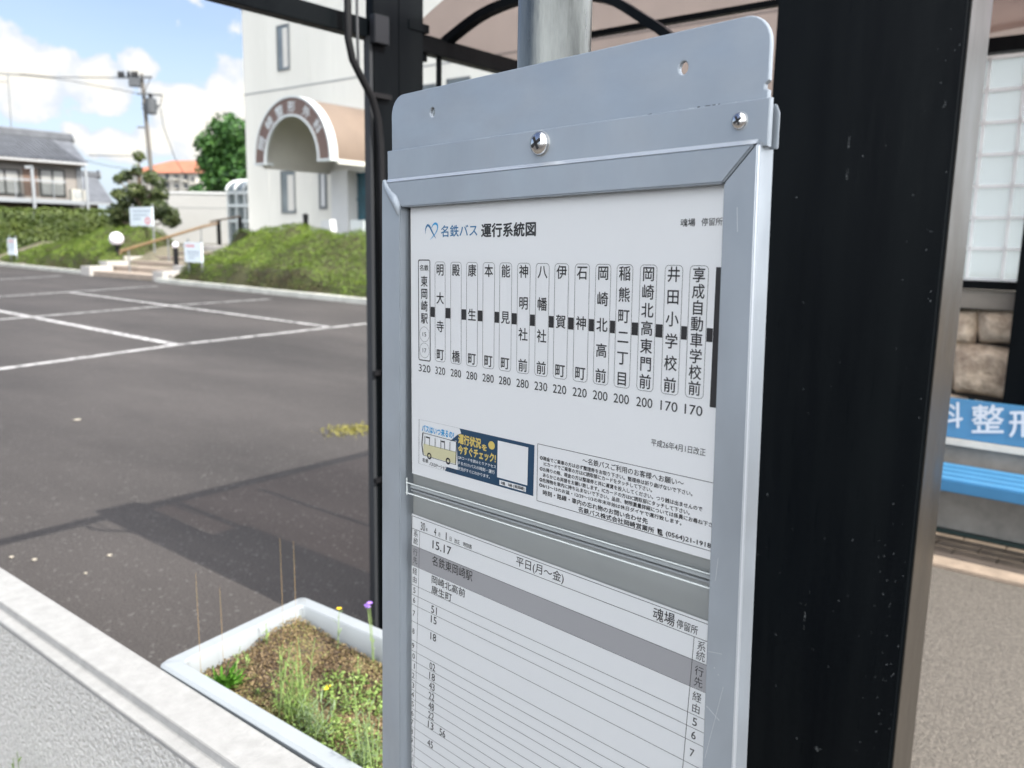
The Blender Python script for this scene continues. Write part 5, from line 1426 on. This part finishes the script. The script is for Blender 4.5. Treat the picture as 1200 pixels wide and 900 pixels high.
tree('garden_shrub', 'low yellow green shrub above the white outbuilding wall', (tx3, tb3[1], 1.0), 4.2, .12, [((0, 0, 3.4), 1.0), ((.8, -1.2, 3.3), .9), ((-.6, 1.0, 3.2), .8)], L_hedge, 2500, .16, 35)
tx4 = 60.0; tb4 = on_x(236, 214, tx4)
tree('far_tree', 'far dark green tree between the orange roofed apartments and the tall tree', (tx4, tb4[1], 1.0), 7.0, .2, [((0, 0, 5.6), 1.6), ((1.0, -1.8, 5.0), 1.5), ((-1, 1.2, 4.8), 1.3)], L_tree, 2600, .26, 37)
# ---------------------------------------------------------------- two storey house at left
HY = 50.0
hs = thing('tiled_house', 'two storey house with grey tiled roof and long balcony behind the hedge', 'house', (18, HY + 4, 0))
hx1 = on_y(94, 200, HY)[0]; hx0 = 9.0
MB().box(hx0, HY, 0, hx1, HY + 7.5, 5.35).build('wall', M_hwall, hs)
ez = on_y(60, 188, HY - .7)[2]; rx1 = on_y(104, 188, HY - .7)[0]; rz = on_y(78, 164, HY + 3.6)[2]; rxr = on_y(79, 164, HY + 3.6)[0] + .15
mb = MB(); n = 12; vs = []
for i in range(n + 1):
    f_ = i / n; y = HY - .7 + 4.3 * f_; z = ez + (rz - ez) * (f_ ** 1.12)
    xr_ = rx1 + (rxr - rx1) * f_
    for x in np.linspace(hx0 - 1, xr_, 30): vs.append((x, y, z))
fs = [(i * 30 + j, i * 30 + j + 1, (i + 1) * 30 + j + 1, (i + 1) * 30 + j) for i in range(n) for j in range(29)]
mb.add(vs, fs)
mb.add([(hx0 - 1, HY + 3.6, rz), (rxr, HY + 3.6, rz), (rx1, HY + 8.2, ez), (hx0 - 1, HY + 8.2, ez)], [(0, 1, 2, 3)])
roofh = mb.build('roof', M_tile, hs, fix=False)
mb = MB(); x = hx0 - 1
while x < rx1 - .1:
    fmax = min(1.0, (rx1 - x) / max(rx1 - rxr, 1e-3)) if rx1 > rxr else 1.0
    m_ = max(2, int(8 * fmax)); mb.tube([(x, HY - .72 + 4.3 * fmax * i / m_, ez + .03 + (rz - ez) * ((fmax * i / m_) ** 1.12)) for i in range(m_ + 1)], .055, 5); x += .27
mb.build('tile_row', M_tile, roofh, fix=False)
rdg = MB().box(hx0 - 1, HY + 3.42, rz - .02, rxr + .05, HY + 3.78, rz + .26).tube([(hx0 - 1, HY + 3.6, rz + .30), (rxr + .1, HY + 3.6, rz + .30)], .11, 8).build('ridge', M_tile, roofh)
MB().lathe((rxr + .06, HY + 3.6, rz + .12), (1, 0, 0), [(0, .3), (.1, .3), (.13, .18), (.14, 0)], 14).build('ridge_end', mat('pale ridge end', (.20, .21, .22), .7), roofh)
MB().box(hx0 - 1, HY - .74, ez - .12, rx1 - .1, HY - .66, ez - .015).build('gutter', mat('gutter', (.30, .30, .30), .5), roofh)
MB().box(hx0 - 1, HY - .64, ez - .2, rx1 - .2, HY - .004, ez - .13).build('eave_boards', M_hwood, hs)
for (xa, xb, ya_, yb_) in ((-14, 24.5, 195, 229), (45, 77.5, 196, 231)):
    a = on_y(xa, ya_, HY); b = on_y(xb, yb_, HY)
    mb = MB(); x0, x1, z1, z0 = a[0], b[0], a[2] - .05, b[2]; fr = .08
    mb.box(x0, HY - .06, z0, x0 + fr, HY - .004, z1).box(x1 - fr, HY - .06, z0, x1, HY - .004, z1).box((x0 + x1) / 2 - fr / 2, HY - .06, z0, (x0 + x1) / 2 + fr / 2, HY - .004, z1).box(x0, HY - .062, z1 - fr, x1, HY - .002, z1).box(x0, HY - .062, z0, x1, HY - .002, z0 + fr)
    w_ = mb.build('window', M_recess, hs); MB().box(x0 + fr, HY - .03, z0 + fr, x1 - fr, HY - .003, z1 - fr).build('pane', M_curtain, w_)
a = on_y(26, 196, HY); b = on_y(45, 230, HY); MB().box(a[0], HY - .03, b[2], b[0], HY - .003, a[2]).build('shutter_box', mat('brown shutter', (.12, .075, .055), .8), hs)
# balcony
bz = on_y(50, 233, HY - 1.4)[2]; bxe = on_y(100, 235, HY - 1.4)[0]
bal = MB().box(hx0, HY - 1.4, bz - .22, bxe, HY - .003, bz).build('balcony', M_rail, hs)
rz1 = on_y(40, 211, HY - 1.4)[2]
mb = MB().box(hx0, HY - 1.4, rz1 - .04, on_y(77, 212, HY - 1.4)[0], HY - 1.34, rz1 + .04)
for k in range(14):
    x = hx0 + .2 + k * .95
    if x < on_y(77, 212, HY - 1.4)[0]: mb.box(x - .02, HY - 1.39, bz, x + .02, HY - 1.35, rz1 - .04)
mb.build('railing', M_rail, bal)
MB().box(hx0, HY - 1.37, bz + .1, on_y(77, 212, HY - 1.4)[0], HY - 1.365, rz1 - .12).build('screen', clear_mat('smoked balcony screen', (.72, .74, .75), .1, 1.4), bal)
for px, top in ((37, 196), (100, 197)):
    a = on_y(px, top, HY - 1.45); MB().box(a[0] - .07, HY - 1.50, 0, a[0] + .07, HY - 1.41, a[2]).build('balcony_post', M_rail, hs)
a = on_y(37, 196, HY - 1.45); MB().beam((a[0] - .35, HY - 1.45, a[2] - .02), (a[0] + .05, HY - 1.45, a[2] + .02), .1, .12).build('post_bracket', M_rail, hs)
a = on_y(81, 222, HY - .6); MB().box(a[0], HY - .9, bz + .01, a[0] + .85, HY - .55, bz + .62).build('outdoor_unit', M_apt, hs); MB().lathe((a[0] + .3, HY - .902, bz + .32), (0, -1, 0), [(0, .23), (.02, .23), (.021, 0)], 16).build('fan_grille', M_groove, hs)
for px in (90, 93.5): a = on_y(px, 190, HY - .05); MB().tube([(a[0], HY - .08, 0), (a[0], HY - .08, ez - .2)], .05, 8).build('downpipe', M_rail, hs)
MB().box(hx0, HY - .02, .2, hx1 - .5, HY - .003, bz - .25).build('ground_floor_boards', M_hwood, hs)
a = on_y(52, 243, HY - .1); MB().box(a[0], HY - .08, .6, hx1 - .6, HY - .025, a[2] + .1).build('shopfront', M_recess, hs)
# rooftop aerial
a0 = on_y(14, 160, HY + 3.6); a1 = on_y(9, 86, HY + 3.6); an = thing('roof_aerial', 'thin aerial mast rising from the ridge of the tiled house', 'aerial', tuple(a0))
MB().tube([a0 - np.array([0, 0, .3]), a1], .035, 6).build('mast', M_frame, an); MB().tube([a1 + np.array([-.6, 0, -.05]), a1 + np.array([.6, 0, .05])], .02, 5).build('crossbar', M_frame, an)
# little house beside it
h2 = thing('small_tiled_house', 'smaller grey tiled roof house partly hidden behind the two storey house', 'house', (30, 62, 0))
D2 = 60.0
p_r0, p_r1, p_e1, p_e0 = on_y(101, 205.5, D2 + 3), on_y(113, 207, D2 + 3), on_y(133, 238, D2 - 1), on_y(96, 238, D2 - 1)
mb = MB(); mb.add([p_r0 + np.array([-3, 0, 0]), p_r1, p_e1, p_e0 + np.array([-3, 0, 0])], [(0, 1, 2, 3)]); mb.add([p_r0 + np.array([-3, 0, 0]), p_r1, (p_e1[0], D2 + 7, p_e1[2]), (p_e0[0] - 3, D2 + 7, p_e0[2])], [(0, 1, 2, 3)])
r2 = mb.build('roof', M_tile, h2, fix=False); MB().beam(p_r0 + np.array([-3, 0, .15]), p_r1 + np.array([.1, 0, .15]), .35, .35).build('ridge', M_tile, r2)
MB().lathe(p_r1 + np.array([.1, 0, .15]), (1, 0, 0), [(0, .32), (.12, .32), (.13, 0)], 12).build('ridge_end', mat('ridge end', (.2, .21, .22), .7), r2)
MB().box(p_e0[0] - 3, D2, 0, p_e1[0] - .6, D2 + 6, p_e1[2] - .05).build('wall', M_hwood, h2)
mb = MB(); mb.box(p_e0[0] - 3, D2 - 1.02, p_e1[2] - .16, p_e1[0], D2 - .95, p_e1[2] - .02).build('gutter', M_rail, h2)

# ---------------------------------------------------------------- apartment block with orange roof
ap = thing('apartment_block', 'distant cream apartment block with an orange tiled roof', 'building', (66, 118, 0))
A0, A1, A2 = at_d(176, 203, 120), at_d(229, 207, 118), at_d(246, 209, 126)
d = (A1 - A0); d[2] = 0; L0 = np.linalg.norm(d); d /= L0; nrm = np.array([-d[1], d[0], 0]); nrm = nrm if nrm @ A0 > 0 else -nrm
zt_ = A0[2]; c0 = A0[:2] - d[:2] * 4; c1 = A1[:2]; dep = 11
MB().prism([(*c0, 0), (*c1, 0), (*(c1 + nrm[:2] * dep), 0), (*(c0 + nrm[:2] * dep), 0)], (0, 0, zt_)).build('wall', M_apt, ap)
rt_ = at_d(180, 191, 120)[2] + .8
e0 = c0 - d[:2] * .6 - nrm[:2] * .6; e1 = c1 + d[:2] * .6 - nrm[:2] * .6; e2 = c1 + d[:2] * .6 + nrm[:2] * (dep + .6); e3 = c0 - d[:2] * .6 + nrm[:2] * (dep + .6)
r0_ = (e0 + e3) / 2 + d[:2] * 4; r1_ = r0_ + d[:2] * (L0 * .62)
mb = MB(); mb.add([(*e0, zt_), (*e1, zt_), (*e2, zt_), (*e3, zt_), (*r0_, rt_), (*r1_, rt_)], [(0, 1, 5, 4), (1, 2, 5), (2, 3, 4, 5), (3, 0, 4), (0, 3, 2, 1)]); mb.build('roof', M_orange, ap, fix=False)
for (px, py, w_, h_) in ((196, 208, 5, 8), (207, 208, 6, 6), (218, 209, 5, 9), (196, 218, 5, 8), (207, 219, 6, 7), (218, 219, 5, 8), (226, 212, 3, 8), (200, 229, 4, 5), (186, 229, 4, 5), (212, 229, 4, 5)):
    f_ = (px - 176) / 53.0; c = A0 + d * L0 * f_; z = at_d(px, py, 119)[2]; k = .121
    mb = MB(); p = c - nrm * .03; mb.obox((p[0], p[1], z), d * w_ * k / 2, nrm * .06, np.array([0, 0, h_ * k / 2])); w2 = mb.build('window', M_dark, ap)
    mb = MB(); mb.obox((p[0] - nrm[0] * .5, p[1] - nrm[1] * .5, z - h_ * k * .38), d * w_ * k * .6, nrm * .5, np.array([0, 0, .12])); mb.build('balcony_ledge', M_apt, w2)

# ---------------------------------------------------------------- utility pole and wires
M_upmet = mat('dull galvanised fitting', (0.055, 0.06, 0.065), 0.6, metal=0.2)
up = thing('utility_pole', 'leaning grey utility pole with transformer and crossarms above the pruned tree', 'utility pole', tuple(at_d(183, 250, 57) * np.array([1, 1, 0])))
T0, T1 = at_d(166, 87, 57), at_d(186, 290, 57)
ax_ = (T1 - T0); b0 = T0 + ax_ * 1.02
MB().tube([b0, T0], [.17, .11], 12).build('pole', M_poleconc, up, smooth=True)
PD_ = 57.0


def pp(px, py): return at_d(px, py, PD_ - .25)


mb = MB(); mb.beam(pp(139, 91), pp(178, 90.5), .12, .12); ca = mb.build('crossarm', M_upmet, up)
mb = MB(); mb.beam(pp(161, 110), pp(190, 111.5), .1, .1); mb.build('crossarm', M_upmet, up)
mb = MB(); mb.beam(pp(161, 149), pp(170, 149.5), .08, .08); mb.build('crossarm', M_upmet, up)
mb = MB()
for px in (140, 144, 151, 156, 160): mb.lathe(pp(px, 90), (0, 0, 1), [(0, .09), (.1, .15), (.2, .09), (.3, .12), (.36, .03)], 8)
mb.build('insulator', M_cable, ca)
c = pp(177, 124); tr_ = MB().lathe(c - np.array([0, 0, .55]), (0, 0, 1), [(0, .2), (.05, .36), (.95, .38), (1.05, .25), (1.08, 0)], 14).build('transformer', M_upmet, up, smooth=True)
mb = MB(); [mb.lathe(c + np.array([dx, dx, .5]), (0, 0, 1), [(0, .05), (.25, .07), (.3, .02)], 6) for dx in (-.18, 0, .18)]; mb.build('bushing', M_cable, tr_)
c2 = pp(158, 97); MB().obox(c2, (.30, -.22, 0), (.12, .16, 0), (0, 0, .26)).build('switch_box', M_upmet, up, bevel=.04)
mb = MB(); mb.beam(pp(166, 122), pp(188, 124), .08, .08); mb.beam(pp(166, 127), pp(186, 127), .08, .08); mb.build('transformer_bracket', M_upmet, up)
mb = MB(); mb.tube([pp(177, 90), pp(171, 103), pp(170, 112)], .025, 5); mb.tube([pp(190, 112), pp(188, 122), pp(182, 128)], .025, 5); mb.tube([pp(188, 127), pp(192, 150), pp(205, 185), pp(222, 215)], .025, 5); mb.build('drop_wire', M_cable, up)


def wire(label, pts, r=.025, d0=57.0, d1=62.0):
    n = len(pts); t = MB().tube([at_d(px, py, d0 + (d1 - d0) * i / (n - 1)) for i, (px, py) in enumerate(pts)], r, 5).build('power_cable', M_cable, None, smooth=True, fix=False)
    return tag(t, label, 'cable', 'overhead wires from the utility pole')


wire('upper power cable running left from the top crossarm past the aerial', [(139, 91), (110, 90.8), (64, 90.5), (25, 87), (-20, 84)], .03)
wire('sagging lower power cable from mid pole up to the upper cable at left', [(161, 110), (140, 105), (115, 101), (85, 95), (63, 91.8), (30, 88.5), (-20, 86)], .022)
wire('faint straight wire just above the house roof line at far left', [(-20, 95.5), (9, 96)], .02)
wire('thin service wire between the tiled house and the pruned tree', [(104, 182), (130, 182.5), (168, 183)], .022, 50, 56)
wire('short drooping service wire from the house eave toward the pole', [(100, 188), (115, 192), (130, 195), (150, 198)], .018, 50, 56)
